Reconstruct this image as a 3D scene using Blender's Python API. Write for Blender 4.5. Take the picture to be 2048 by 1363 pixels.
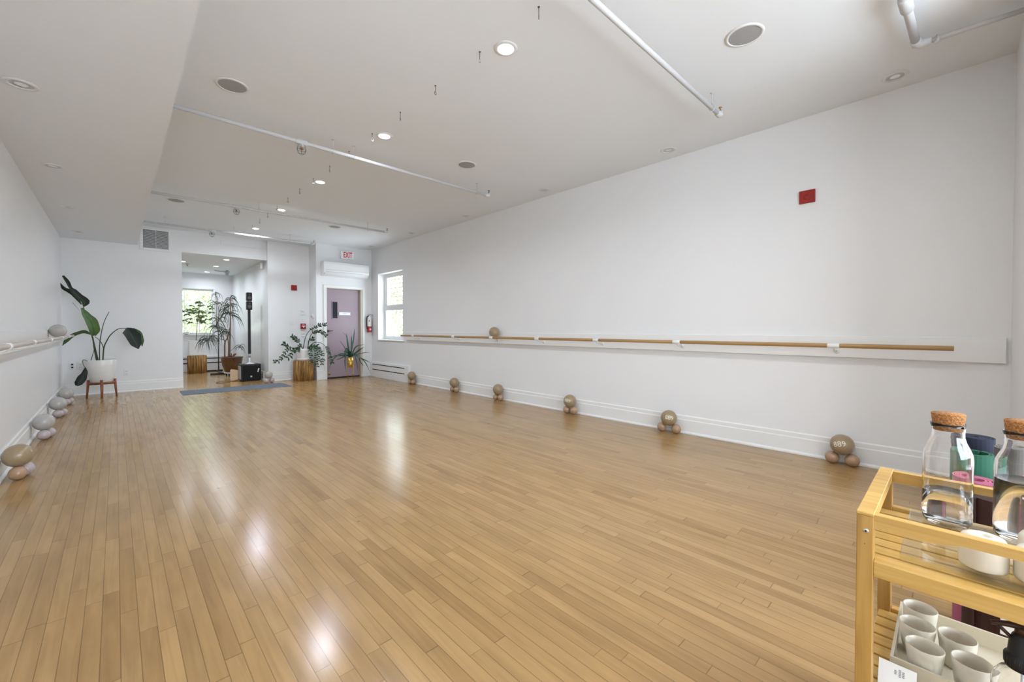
import bpy, bmesh, math, random
from mathutils import Vector, Matrix
random.seed(7)
for o in list(bpy.data.objects): bpy.data.objects.remove(o, do_unlink=True)
SC = bpy.context.scene
COL = SC.collection
PI = math.pi

# ------------------------------------------------------------------ camera
F_PX = 837.0
cam_data = bpy.data.cameras.new('camera')
cam_data.sensor_fit = 'HORIZONTAL'
cam_data.sensor_width = 36.0
cam_data.lens = 36.0 * F_PX / 2048.0
cam_data.shift_y = 11.5 / 2048.0 * 1.0
cam_data.shift_y = -cam_data.shift_y
cam_data.clip_start = 0.02
cam = bpy.data.objects.new('camera', cam_data)
COL.objects.link(cam)
yaw = math.atan(792.0 / F_PX)
pitch = math.atan(13.0 / F_PX)
cam.location = (0, 0, 1.13)
cam.rotation_euler = (PI / 2 - pitch, 0, -yaw)
SC.camera = cam

# ------------------------------------------------------------------ light, world, exposure
SC.view_settings.view_transform = 'Standard'
SC.view_settings.look = 'None'
SC.view_settings.exposure = 0.0
SC.view_settings.gamma = 1.0
SC.view_settings.use_curve_mapping = False
world = bpy.data.worlds.new('daylight')
SC.world = world
world.use_nodes = True
wn = world.node_tree.nodes
wn.clear()
w_out = wn.new('ShaderNodeOutputWorld')
w_bg = wn.new('ShaderNodeBackground')
w_bg.inputs[0].default_value = (0.80, 0.90, 1.0, 1)
w_bg.inputs[1].default_value = 8.5
world.node_tree.links.new(w_bg.outputs[0], w_out.inputs[0])

def area(name, loc, rot, sx, sy, power, col=(1, 1, 1), portal=False, spread=PI):
    l = bpy.data.lights.new(name, 'AREA')
    l.shape = 'RECTANGLE'; l.size = sx; l.size_y = sy; l.energy = power; l.color = col; l.spread = spread
    if portal: l.cycles.is_portal = True
    o = bpy.data.objects.new(name, l); COL.objects.link(o)
    o.location = loc; o.rotation_euler = rot
    return o
# daylight coming through the big front windows behind the camera
area('front_window_daylight', (1.65, -2.46, 1.60), (math.radians(72), 0, 0), 3.2, 1.7, 95, (0.78, 0.89, 1.0))
# portals for the two windows in view
area('window_portal', (4.60, 8.72, 1.64), (0, PI/2, 0), 1.5, 1.1, 1, portal=True)
area('window_portal', (1.31, 14.1, 1.59), (-PI/2, 0, 0), 1.2, 1.2, 1, portal=True)

LAMP_ON = 17.5       # watts of each lit ceiling lamp
LAMP_WARM = 9.0    # warm lamps nearest the viewpoint

XR, XL, ZC, ZS, XS = 4.475, -0.655, 3.01, 2.645, 0.30
YB, YD, YP, XJ = 10.19, 9.65, 10.11, 2.37
YF = -2.4

# ------------------------------------------------------------------ materials
def srgb(r, g, b):
    f = lambda c: (c/255/12.92) if c/255 <= 0.04045 else ((c/255+0.055)/1.055)**2.4
    return (f(r), f(g), f(b), 1)
def mat(name, col, rough=0.5, metal=0.0, var=0.0, scale=20.0, bump=0.0, bscale=60.0, stretch=(1,1,1), coat=0.0, trans=0.0, ior=1.45, emit=None, estr=0.0, sheen=0.0):
    m = bpy.data.materials.new(name); m.use_nodes = True
    nt = m.node_tree; p = nt.nodes['Principled BSDF']
    if len(col) == 3: col = (*col, 1)
    p.inputs['Base Color'].default_value = col
    p.inputs['Roughness'].default_value = rough
    p.inputs['Metallic'].default_value = metal
    p.inputs['IOR'].default_value = ior
    if coat: p.inputs['Coat Weight'].default_value = coat; p.inputs['Coat Roughness'].default_value = 0.08
    if trans: p.inputs['Transmission Weight'].default_value = trans
    if sheen: p.inputs['Sheen Weight'].default_value = sheen
    if emit: p.inputs['Emission Color'].default_value = (*emit[:3], 1); p.inputs['Emission Strength'].default_value = estr
    tc = nt.nodes.new('ShaderNodeTexCoord'); mp = nt.nodes.new('ShaderNodeMapping')
    mp.inputs['Scale'].default_value = stretch
    nt.links.new(tc.outputs['Object'], mp.inputs[0])
    if var:
        n = nt.nodes.new('ShaderNodeTexNoise'); n.inputs['Scale'].default_value = scale; n.inputs['Detail'].default_value = 5
        nt.links.new(mp.outputs[0], n.inputs['Vector'])
        r = nt.nodes.new('ShaderNodeMapRange'); r.inputs[1].default_value = 0.3; r.inputs[2].default_value = 0.7
        r.inputs[3].default_value = 1 - var; r.inputs[4].default_value = 1 + var * 0.6
        nt.links.new(n.outputs[0], r.inputs[0])
        mx = nt.nodes.new('ShaderNodeVectorMath'); mx.operation = 'SCALE'
        mx.inputs[0].default_value = col[:3]
        nt.links.new(r.outputs[0], mx.inputs['Scale'])
        nt.links.new(mx.outputs[0], p.inputs['Base Color'])
    if bump:
        n2 = nt.nodes.new('ShaderNodeTexNoise'); n2.inputs['Scale'].default_value = bscale; n2.inputs['Detail'].default_value = 4
        nt.links.new(mp.outputs[0], n2.inputs['Vector'])
        bm_ = nt.nodes.new('ShaderNodeBump'); bm_.inputs['Strength'].default_value = bump; bm_.inputs['Distance'].default_value = 0.01
        nt.links.new(n2.outputs[0], bm_.inputs['Height'])
        nt.links.new(bm_.outputs[0], p.inputs['Normal'])
    return m

def floor_material():
    m = bpy.data.materials.new('maple_strip_floor'); m.use_nodes = True
    nt = m.node_tree; N = nt.nodes; K = nt.links; p = N['Principled BSDF']
    def math_(op, a, b=None, c=None):
        n = N.new('ShaderNodeMath'); n.operation = op
        for i, v in enumerate((a, b, c)):
            if v is None: continue
            if isinstance(v, (int, float)): n.inputs[i].default_value = v
            else: K.new(v, n.inputs[i])
        return n.outputs[0]
    def wn1(v):
        n = N.new('ShaderNodeTexWhiteNoise'); n.noise_dimensions = '1D'; K.new(v, n.inputs['W']); return n.outputs[0]
    tc = N.new('ShaderNodeTexCoord'); sp = N.new('ShaderNodeSeparateXYZ'); K.new(tc.outputs['Object'], sp.inputs[0])
    x = math_('DIVIDE', sp.outputs[0], 0.0515)
    row = math_('FLOOR', x); fx = math_('FRACT', x)
    r1 = wn1(row)
    r2 = wn1(math_('ADD', row, 531.7))
    ln = math_('MULTIPLY_ADD', r2, 0.55, 0.45)
    y = math_('ADD', math_('DIVIDE', sp.outputs[1], ln), math_('MULTIPLY', r1, 37.0))
    seg = math_('FLOOR', y); fy = math_('FRACT', y)
    cb = N.new('ShaderNodeCombineXYZ'); K.new(row, cb.inputs[0]); K.new(seg, cb.inputs[1])
    w2 = N.new('ShaderNodeTexWhiteNoise'); w2.noise_dimensions = '2D'; K.new(cb.outputs[0], w2.inputs['Vector'])
    tone = w2.outputs[0]
    # gaps
    gx = math_('MINIMUM', fx, math_('SUBTRACT', 1.0, fx))
    gy = math_('MULTIPLY', math_('MINIMUM', fy, math_('SUBTRACT', 1.0, fy)), 12.0)
    gxm = N.new('ShaderNodeMapRange'); gxm.inputs[1].default_value = 0.008; gxm.inputs[2].default_value = 0.035; K.new(gx, gxm.inputs[0])
    gym = N.new('ShaderNodeMapRange'); gym.inputs[1].default_value = 0.008; gym.inputs[2].default_value = 0.035; K.new(gy, gym.inputs[0])
    gap = math_('MINIMUM', gxm.outputs[0], gym.outputs[0])
    # grain
    mp = N.new('ShaderNodeMapping'); mp.inputs['Scale'].default_value = (26, 1.6, 1); 
    ad = N.new('ShaderNodeVectorMath'); ad.operation = 'ADD'
    cb2 = N.new('ShaderNodeCombineXYZ'); K.new(math_('MULTIPLY', tone, 50.0), cb2.inputs[0]); K.new(math_('MULTIPLY', tone, 90.0), cb2.inputs[1])
    K.new(tc.outputs['Object'], ad.inputs[0]); K.new(cb2.outputs[0], ad.inputs[1]); K.new(ad.outputs[0], mp.inputs[0])
    g = N.new('ShaderNodeTexNoise'); g.inputs['Scale'].default_value = 1.0; g.inputs['Detail'].default_value = 6; g.inputs['Distortion'].default_value = 1.2; K.new(mp.outputs[0], g.inputs['Vector'])
    mp3 = N.new('ShaderNodeMapping'); mp3.inputs['Scale'].default_value = (3.0, 1.2, 1); K.new(ad.outputs[0], mp3.inputs[0])
    g2 = N.new('ShaderNodeTexNoise'); g2.inputs['Scale'].default_value = 2.2; g2.inputs['Detail'].default_value = 4; K.new(mp3.outputs[0], g2.inputs['Vector'])
    ramp = N.new('ShaderNodeValToRGB')
    e = ramp.color_ramp.elements
    e[0].position = 0.0; e[0].color = FLOOR_C[0]
    e[1].position = 1.0; e[1].color = FLOOR_C[3]
    a = e.new(0.14); a.color = FLOOR_C[1]
    b = e.new(0.55); b.color = FLOOR_C[2]
    K.new(tone, ramp.inputs[0])
    gr = N.new('ShaderNodeMapRange'); gr.inputs[1].default_value = 0.3; gr.inputs[2].default_value = 0.62; gr.inputs[3].default_value = 0.86; gr.inputs[4].default_value = 1.04; K.new(g.outputs[0], gr.inputs[0])
    gr2 = N.new('ShaderNodeMapRange'); gr2.inputs[1].default_value = 0.3; gr2.inputs[2].default_value = 0.7; gr2.inputs[3].default_value = 0.88; gr2.inputs[4].default_value = 1.08; K.new(g2.outputs[0], gr2.inputs[0])
    # scattered dark knots
    vo = N.new('ShaderNodeTexVoronoi'); vo.inputs['Scale'].default_value = 2.6; K.new(tc.outputs['Object'], vo.inputs['Vector'])
    kn = N.new('ShaderNodeMapRange'); kn.inputs[1].default_value = 0.012; kn.inputs[2].default_value = 0.035; kn.inputs[3].default_value = 0.35; kn.inputs[4].default_value = 1.0; K.new(vo.outputs['Distance'], kn.inputs[0])
    f = math_('MULTIPLY', gr.outputs[0], gr2.outputs[0])
    f = math_('MULTIPLY', f, kn.outputs[0])
    f = math_('MULTIPLY', f, math_('MULTIPLY_ADD', gap, 0.5, 0.5))
    sc = N.new('ShaderNodeVectorMath'); sc.operation = 'SCALE'; K.new(ramp.outputs[0], sc.inputs[0]); K.new(f, sc.inputs['Scale'])
    K.new(sc.outputs[0], p.inputs['Base Color'])
    # worn lacquer
    n3 = N.new('ShaderNodeTexNoise'); n3.inputs['Scale'].default_value = 1.3; n3.inputs['Detail'].default_value = 2; K.new(tc.outputs['Object'], n3.inputs['Vector'])
    rr = N.new('ShaderNodeMapRange'); rr.inputs[3].default_value = 0.12; rr.inputs[4].default_value = 0.28; K.new(n3.outputs[0], rr.inputs[0])
    K.new(rr.outputs[0], p.inputs['Roughness'])
    # each strip is cupped and tilted a little
    r5 = wn1(math_('ADD', row, 77.3))
    prof_ = math_('MULTIPLY', fx, math_('SUBTRACT', 1.0, fx))
    skew = math_('MULTIPLY', math_('SUBTRACT', r5, 0.5), math_('SUBTRACT', fx, 0.5))
    cup = math_('MULTIPLY', prof_, math_('ADD', 0.9, math_('MULTIPLY', skew, 6.0)))
    mpw = N.new('ShaderNodeMapping'); mpw.inputs['Scale'].default_value = (7, 1.6, 1); K.new(tc.outputs['Object'], mpw.inputs[0])
    wv = N.new('ShaderNodeTexNoise'); wv.inputs['Scale'].default_value = 1.2; wv.inputs['Detail'].default_value = 2; K.new(mpw.outputs[0], wv.inputs['Vector'])
    hgt = math_('ADD', cup, math_('MULTIPLY', wv.outputs[0], 0.9))
    hgt = math_('ADD', hgt, math_('MULTIPLY', gap, 0.12))
    bp = N.new('ShaderNodeBump'); bp.inputs['Strength'].default_value = 0.18; bp.inputs['Distance'].default_value = 0.0012
    K.new(hgt, bp.inputs['Height']); K.new(bp.outputs[0], p.inputs['Normal'])
    p.inputs['IOR'].default_value = 1.45
    return m
FLOOR_C = [(0.335,0.197,0.080,1),(0.385,0.232,0.095,1),(0.405,0.247,0.103,1),(0.435,0.269,0.115,1)]

def glass_pane_material():
    m = bpy.data.materials.new('window_glass'); m.use_nodes = True
    nt = m.node_tree; N = nt.nodes; K = nt.links
    N.remove(N['Principled BSDF'])
    t = N.new('ShaderNodeBsdfTransparent'); t.inputs[0].default_value = (0.97, 0.985, 0.98, 1)
    g = N.new('ShaderNodeBsdfGlossy'); g.inputs['Roughness'].default_value = 0.02
    lw = N.new('ShaderNodeLayerWeight'); fr = N.new('ShaderNodeMath'); fr.operation = 'POWER'; fr.inputs[1].default_value = 4.0; K.new(lw.outputs['Facing'], fr.inputs[0])
    mx = N.new('ShaderNodeMixShader'); K.new(fr.outputs[0], mx.inputs[0]); K.new(t.outputs[0], mx.inputs[1]); K.new(g.outputs[0], mx.inputs[2])
    K.new(mx.outputs[0], N['Material Output'].inputs[0])
    return m
def wood_mat(name, c0, c1, stretch, rough=0.35, coat=0.2):
    m = bpy.data.materials.new(name); m.use_nodes = True
    nt = m.node_tree; N = nt.nodes; K = nt.links; p = N['Principled BSDF']
    tc = N.new('ShaderNodeTexCoord'); mp = N.new('ShaderNodeMapping'); mp.inputs['Scale'].default_value = stretch
    K.new(tc.outputs['Object'], mp.inputs[0])
    n = N.new('ShaderNodeTexNoise'); n.inputs['Scale'].default_value = 1; n.inputs['Detail'].default_value = 6; n.inputs['Distortion'].default_value = 1.0
    K.new(mp.outputs[0], n.inputs['Vector'])
    r = N.new('ShaderNodeValToRGB'); r.color_ramp.elements[0].position = 0.34; r.color_ramp.elements[1].position = 0.64
    r.color_ramp.elements[0].color = c0; r.color_ramp.elements[1].color = c1
    K.new(n.outputs[0], r.inputs[0]); K.new(r.outputs[0], p.inputs['Base Color'])
    p.inputs['Roughness'].default_value = rough; p.inputs['Coat Weight'].default_value = coat; p.inputs['Coat Roughness'].default_value = 0.1
    return m
def foliage_mat(name, c, rough=0.45, var=0.3, trans=0.0):
    m = mat(name, c, rough=rough, var=var, scale=9)
    p = m.node_tree.nodes['Principled BSDF']
    if trans:
        p.inputs['Subsurface Weight'].default_value = trans
        p.inputs['Subsurface Radius'].default_value = (0.01, 0.02, 0.005)
        p.inputs['Subsurface Scale'].default_value = 0.05
    return m

M = {}
M['wall'] = mat('white_wall_paint', (0.83, 0.83, 0.835), 0.55, var=0.012, scale=1.3)
M['wall_satin'] = mat('white_satin_wall_paint', (0.84, 0.84, 0.85), 0.30, var=0.012, scale=1.3, bump=0.03, bscale=3)
M['ceiling'] = mat('white_ceiling_paint', (0.83, 0.86, 0.89), 0.8)
M['trim'] = mat('white_trim_paint', (0.83, 0.83, 0.82), 0.35)
M['floor'] = floor_material()
M['pipe'] = mat('painted_pipe', (0.60, 0.60, 0.61), 0.6)
M['dark_metal'] = mat('dark_metal', (0.10, 0.095, 0.09), 0.4, 0.7)
M['wire'] = mat('dark_wire', (0.12, 0.12, 0.12), 0.45, 0.6)
M['brass'] = mat('brass', (0.45, 0.25, 0.10), 0.35, 0.9)
M['bulb_red'] = mat('red_glass_bulb', (0.30, 0.04, 0.03), 0.2)
M['lamp_trim'] = mat('lamp_trim', (0.76, 0.77, 0.78), 0.5)
M['lamp_ring'] = mat('lamp_bright_ring', (0.9, 0.9, 0.9), 0.3, emit=(1, 0.98, 0.95), estr=3.0)
M['baffle'] = mat('lamp_baffle', (0.55, 0.55, 0.55), 0.3, 0.6)
M['lamp_on'] = mat('lamp_lit', (1, 1, 1), 0.4, emit=(1.0, 0.985, 0.96), estr=9.0)
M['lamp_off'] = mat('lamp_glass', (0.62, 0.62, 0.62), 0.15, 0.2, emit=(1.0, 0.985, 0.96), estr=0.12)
M['grille'] = mat('speaker_grille', (0.36, 0.36, 0.36), 0.6, var=0.08, scale=200)
M['white_plastic'] = mat('white_plastic', (0.82, 0.82, 0.82), 0.35)
M['grey_plastic'] = mat('grey_plastic', (0.45, 0.46, 0.47), 0.4)
M['black_plastic'] = mat('black_plastic', (0.005, 0.005, 0.006), 0.45)
M['black_slot'] = mat('black_slot', (0.006, 0.006, 0.007), 0.8)
M['red'] = mat('red_plastic', (0.30, 0.010, 0.004), 0.45)
M['red_label'] = mat('red_label', (0.40, 0.025, 0.03), 0.45)
M['white_label'] = mat('white_label', (0.85, 0.85, 0.84), 0.5)
M['exit_red'] = mat('exit_letters', (0.50, 0.02, 0.04), 0.4, emit=(0.8, 0.05, 0.08), estr=0.08)
M['exit_face'] = mat('exit_face', (0.86, 0.86, 0.86), 0.4)
M['door'] = mat('mauve_door_paint', (0.37, 0.285, 0.33), 0.35, var=0.04, scale=2)
M['door_glass'] = mat('dark_door_glass', (0.02, 0.025, 0.035), 0.1)
M['jamb'] = mat('cream_jamb', (0.62, 0.57, 0.46), 0.5)
M['steel'] = mat('steel', (0.6, 0.6, 0.6), 0.3, 0.9)
M['ext_body'] = mat('extinguisher_white', (0.82, 0.8, 0.78), 0.3)
M['barre_wood'] = wood_mat('barre_wood', (0.34, 0.19, 0.065, 1), (0.44, 0.26, 0.10, 1), (60, 1.5, 60))
M['barre_sheen'] = wood_mat('sheen_barre_wood', (0.50, 0.42, 0.36, 1), (0.62, 0.55, 0.50, 1), (60, 1.5, 60))  # whitish reflection on the left barre put into its wood colour
M['pane'] = glass_pane_material()
M['ball'] = mat('taupe_rubber_ball', (0.33, 0.245, 0.145), 0.28, var=0.05, scale=30, coat=0.3)
M['ball_pale'] = mat('pale_taupe_rubber_ball', (0.44, 0.42, 0.40), 0.18, var=0.05, scale=30, coat=0.3)
M['small_ball'] = mat('tan_rubber_ball', (0.42, 0.26, 0.16), 0.25, var=0.06, scale=30, coat=0.4)
M['small_pale'] = mat('pale_tan_rubber_ball', (0.48, 0.40, 0.40), 0.16, var=0.06, scale=30, coat=0.4)
M['print'] = mat('cream_print', (0.80, 0.76, 0.62), 0.5)
M['print_grey'] = mat('grey_print', (0.30, 0.30, 0.31), 0.6)
M['mat_blue'] = mat('slate_blue_mat', (0.125, 0.15, 0.19), 0.85, var=0.08, scale=60)
M['stick'] = wood_mat('cinnamon_stick_wood', (0.10, 0.035, 0.008, 1), (0.62, 0.34, 0.10, 1), (70, 70, 3), 0.6, 0.0)
M['stick_gap'] = mat('stick_gap', (0.05, 0.02, 0.008), 0.9)
M['walnut'] = wood_mat('teak_plant_stand', (0.17, 0.045, 0.012, 1), (0.30, 0.09, 0.03, 1), (60, 60, 6), 0.35, 0.3)
M['pot_white'] = mat('white_glazed_pot', (0.80, 0.79, 0.77), 0.3, bump=0.0, coat=0.3)
M['pot_ripple'] = mat('rippled_white_pot', (0.80, 0.79, 0.77), 0.3, bump=0.6, bscale=13, coat=0.4, stretch=(1, 1, 1.6))
M['pot_bronze'] = mat('bronze_glazed_pot', (0.13, 0.055, 0.018), 0.3, var=0.35, scale=8, coat=0.5)
M['gold'] = mat('brass_planter', (0.62, 0.40, 0.10), 0.25, 0.85)
M['soil'] = mat('potting_soil', (0.035, 0.022, 0.014), 0.95, var=0.3, scale=60)
M['leaf_dark'] = foliage_mat('dark_leaf', (0.004, 0.012, 0.006), 0.5)
M['leaf_green'] = foliage_mat('green_leaf', (0.085, 0.17, 0.045), 0.4, 0.2)
M['leaf_mid'] = foliage_mat('mid_leaf', (0.06, 0.12, 0.035), 0.4, 0.3)
M['leaf_zz'] = foliage_mat('glossy_leaf', (0.014, 0.055, 0.022), 0.25, 0.3)
M['leaf_snake'] = foliage_mat('strap_leaf', (0.02, 0.07, 0.04), 0.3, 0.45)
M['leaf_dra'] = foliage_mat('thin_leaf', (0.028, 0.05, 0.022), 0.4, 0.35)
M['leaf_sch'] = foliage_mat('light_leaf', (0.13, 0.21, 0.04), 0.4, 0.5)
M['stem'] = mat('plant_stem', (0.035, 0.05, 0.015), 0.5)
M['trunk'] = mat('plant_trunk', (0.22, 0.145, 0.10), 0.8, var=0.3, scale=40)
M['cart'] = wood_mat('pine_cart', (0.50, 0.285, 0.065, 1), (0.62, 0.39, 0.115, 1), (45, 2.2, 45), 0.4, 0.15)
M['cart_post'] = wood_mat('pine_cart_post', (0.38, 0.20, 0.045, 1), (0.50, 0.29, 0.075, 1), (40, 40, 3), 0.4, 0.15)
M['cork'] = mat('cork', (0.42, 0.18, 0.055), 0.8, var=0.75, scale=260, bump=0.5, bscale=300)
M['glass'] = mat('clear_glass', (1, 1, 1), 0.0, trans=1.0, ior=1.47)
M['water'] = mat('water', (1, 1, 1), 0.0, trans=1.0, ior=1.33)
M['acrylic'] = glass_pane_material(); M['acrylic'].name = 'clear_acrylic'
M['ceramic'] = mat('white_ceramic', (0.72, 0.67, 0.56), 0.28, coat=0.3)  # yellow of the warm lamplight put into the white glaze colour
M['tray'] = mat('white_lacquer_tray', (0.68, 0.62, 0.48), 0.4)  # white lacquer, base colour tinted with the warm lamplight
M['paper'] = mat('paper', (0.85, 0.84, 0.82), 0.7)
M['mat_navy'] = mat('navy_mat', (0.010, 0.014, 0.034), 0.75)
M['mat_grey'] = mat('grey_mat', (0.13, 0.12, 0.11), 0.8)
M['mat_green'] = mat('green_mat', (0.010, 0.09, 0.052), 0.7)  # green darkened in the base colour for the shadow on the rolls
M['mat_pink'] = mat('pink_mat', (0.40, 0.11, 0.18), 0.7)  # pink darkened likewise, shadow put into the colour
M['mat_plum'] = mat('plum_mat', (0.035, 0.012, 0.010), 0.75)
M['beige_board'] = mat('beige_plywood', (0.72, 0.52, 0.32), 0.45)
M['leaf_out'] = foliage_mat('tree_leaf', (0.42, 0.47, 0.27), 0.5, 0.5)
M['bark'] = mat('tree_bark', (0.15, 0.11, 0.08), 0.9)
M['brick'] = mat('mauve_brick', (0.42, 0.32, 0.34), 0.9, var=0.15, scale=6)
M['terra'] = mat('terracotta_bars', (0.50, 0.26, 0.16), 0.5)
M['ground'] = mat('outside_ground', (0.30, 0.32, 0.22), 0.9)

# ------------------------------------------------------------------ mesh helpers
class MB:
    def __init__(s): s.v = []; s.f = []; s.sm = []
    def add(s, v, f, smooth=False):
        n = len(s.v); s.v += [tuple(p) for p in v]; s.f += [tuple(i + n for i in q) for q in f]; s.sm += [smooth] * len(f); return s
    def box(s, x0, x1, y0, y1, z0, z1):
        v = [(x, y, z) for z in (z0, z1) for y in (y0, y1) for x in (x0, x1)]
        return s.add(v, [(0,2,3,1),(4,5,7,6),(0,1,5,4),(2,6,7,3),(0,4,6,2),(1,3,7,5)])
    def bev(s, x0, x1, y0, y1, z0, z1, b=0.003, seg=2):
        bm = bmesh.new(); bmesh.ops.create_cube(bm, size=1)
        for v in bm.verts:
            v.co = Vector(((x0+x1)/2 + v.co.x*(x1-x0), (y0+y1)/2 + v.co.y*(y1-y0), (z0+z1)/2 + v.co.z*(z1-z0)))
        bmesh.ops.bevel(bm, geom=bm.edges[:], offset=b, segments=seg, affect='EDGES', profile=0.5)
        bm.verts.index_update()
        s.add([v.co[:] for v in bm.verts], [[v.index for v in f.verts] for f in bm.faces]); bm.free(); return s
    def obox(s, c, ax, hs):
        c = Vector(c); ax = [Vector(a) for a in ax]
        v = [c + ax[0]*hs[0]*i + ax[1]*hs[1]*j + ax[2]*hs[2]*k for k in (-1,1) for j in (-1,1) for i in (-1,1)]
        return s.add(v, [(0,2,3,1),(4,5,7,6),(0,1,5,4),(2,6,7,3),(0,4,6,2),(1,3,7,5)])
    def tube(s, pts, rad, n=8, cap=True, smooth=True):
        pts = [Vector(p) for p in pts]
        if isinstance(rad, (int, float)): rad = [rad] * len(pts)
        v = []; up = Vector((0.123, 0.27, 0.95)).normalized()
        for i, p in enumerate(pts):
            t = (pts[min(i+1, len(pts)-1)] - pts[max(i-1, 0)]).normalized()
            if i == 0:
                a = t.cross(up)
                if a.length < 0.1: a = t.cross(Vector((1, 0, 0)))
            else: a = a - t * a.dot(t)
            a.normalize(); b = t.cross(a)
            for k in range(n):
                th = 2*PI*k/n; v.append(p + (a*math.cos(th) + b*math.sin(th)) * rad[i])
        f = [(i*n+k, i*n+(k+1)%n, (i+1)*n+(k+1)%n, (i+1)*n+k) for i in range(len(pts)-1) for k in range(n)]
        s.add(v, f, smooth)
        if cap:
            m = len(s.v) - len(v)
            s.f += [tuple(m + k for k in reversed(range(n))), tuple(m + (len(pts)-1)*n + k for k in range(n))]; s.sm += [False, False]
        return s
    def lathe(s, prof, c=(0,0,0), n=32, axis='z', smooth=True, closed=False):
        v = []; c = Vector(c)
        for r, z in prof:
            for k in range(n):
                th = 2*PI*k/n; q = (r*math.cos(th), r*math.sin(th), z)
                if axis == 'x': q = (q[2], q[0], q[1])
                if axis == 'y': q = (q[0], q[2], q[1])
                v.append(c + Vector(q))
        m = len(prof)
        f = [(i*n+k, i*n+(k+1)%n, ((i+1)%m)*n+(k+1)%n, ((i+1)%m)*n+k) for i in range(m if closed else m-1) for k in range(n)]
        return s.add(v, f, smooth)
    def sphere(s, c, r, n=32, sq=1.0):
        c = Vector(c); m = n//2
        prof = [(max(r*math.sin(PI*i/m), 1e-5), -r*sq*math.cos(PI*i/m)) for i in range(m+1)]
        return s.lathe(prof, c, n)
    def prism(s, poly, d0, d1, axis='y'):
        n = len(poly); v = []
        for d in (d0, d1):
            for a, b in poly: v.append({'y': (a, d, b), 'x': (d, a, b), 'z': (a, b, d)}[axis])
        f = [tuple(range(n)), tuple(reversed(range(n, 2*n)))] + [(i, n+i, n+(i+1)%n, (i+1)%n) for i in range(n)]
        return s.add(v, f)

def build(name, mb, material, parent=None, origin=None, fix=True):
    me = bpy.data.meshes.new(name)
    if origin is None: origin = parent['_o'] if parent is not None else (0, 0, 0)
    ox, oy, oz = origin
    me.from_pydata([(x-ox, y-oy, z-oz) for x, y, z in mb.v], [], mb.f)
    for p, sm in zip(me.polygons, mb.sm): p.use_smooth = sm
    if fix:
        bm = bmesh.new(); bm.from_mesh(me)
        bmesh.ops.remove_doubles(bm, verts=bm.verts, dist=1e-5)
        bmesh.ops.recalc_face_normals(bm, faces=bm.faces); bm.to_mesh(me); bm.free()
    me.materials.append(material)
    o = bpy.data.objects.new(name, me); COL.objects.link(o)
    if parent is not None: o.parent = parent
    else: o.location = origin
    o['_o'] = tuple(origin)
    return o
def tag(o, label, cat, group=None, kind=None):
    o['label'] = label; o['category'] = cat
    if group: o['group'] = group
    if kind: o['kind'] = kind
    return o
def thing(name, label, cat, loc=(0,0,0), group=None):
    o = bpy.data.objects.new(name, None); COL.objects.link(o); o.location = loc
    o['_o'] = tuple(loc); o.empty_display_size = 0.05
    return tag(o, label, cat, group)
def struct(name, mb, material, label=None, cat=None, parent=None):
    o = build(name, mb, material, parent)
    if parent is None:
        o['kind'] = 'structure'
        o['label'] = label; o['category'] = cat
    return o
def copy_tree(o, parent=None):
    c = o.copy(); COL.objects.link(c)
    if parent is not None: c.parent = parent
    for ch in list(o.children): copy_tree(ch, c)
    return c
def dup(o, loc, label, group=None, rotz=None):
    c = copy_tree(o); c.location = loc; c['label'] = label
    if group: c['group'] = group
    if rotz is not None: c.rotation_euler = (0, 0, rotz)
    return c
def spline(pts, k=6):
    P_ = [Vector(p) for p in pts]
    if len(P_) < 3: return P_
    out = []
    for i in range(len(P_)-1):
        p0 = P_[max(i-1, 0)]; p1 = P_[i]; p2 = P_[i+1]; p3 = P_[min(i+2, len(P_)-1)]
        for j in range(k):
            t = j/k
            out.append(0.5*((2*p1) + (p2-p0)*t + (2*p0-5*p1+4*p2-p3)*t*t + (3*p1-p0-3*p2+p3)*t**3))
    out.append(P_[-1]); return out
def text_mesh(txt, size, squeeze=1.0, depth=0.0, bold=0.0):
    cu = bpy.data.curves.new('lettering', 'FONT'); cu.body = txt; cu.size = size; cu.align_x = 'CENTER'; cu.align_y = 'CENTER'; cu.extrude = depth; cu.offset = bold; cu.resolution_u = 3
    o = bpy.data.objects.new('lettering', cu); COL.objects.link(o)
    bpy.context.view_layer.update()
    me = bpy.data.meshes.new_from_object(o.evaluated_get(bpy.context.evaluated_depsgraph_get()))
    v = [(p.co.x*squeeze, p.co.y, p.co.z) for p in me.vertices]; f = [tuple(p.vertices) for p in me.polygons]
    bpy.data.objects.remove(o); bpy.data.curves.remove(cu); bpy.data.meshes.remove(me)
    return v, f
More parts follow.
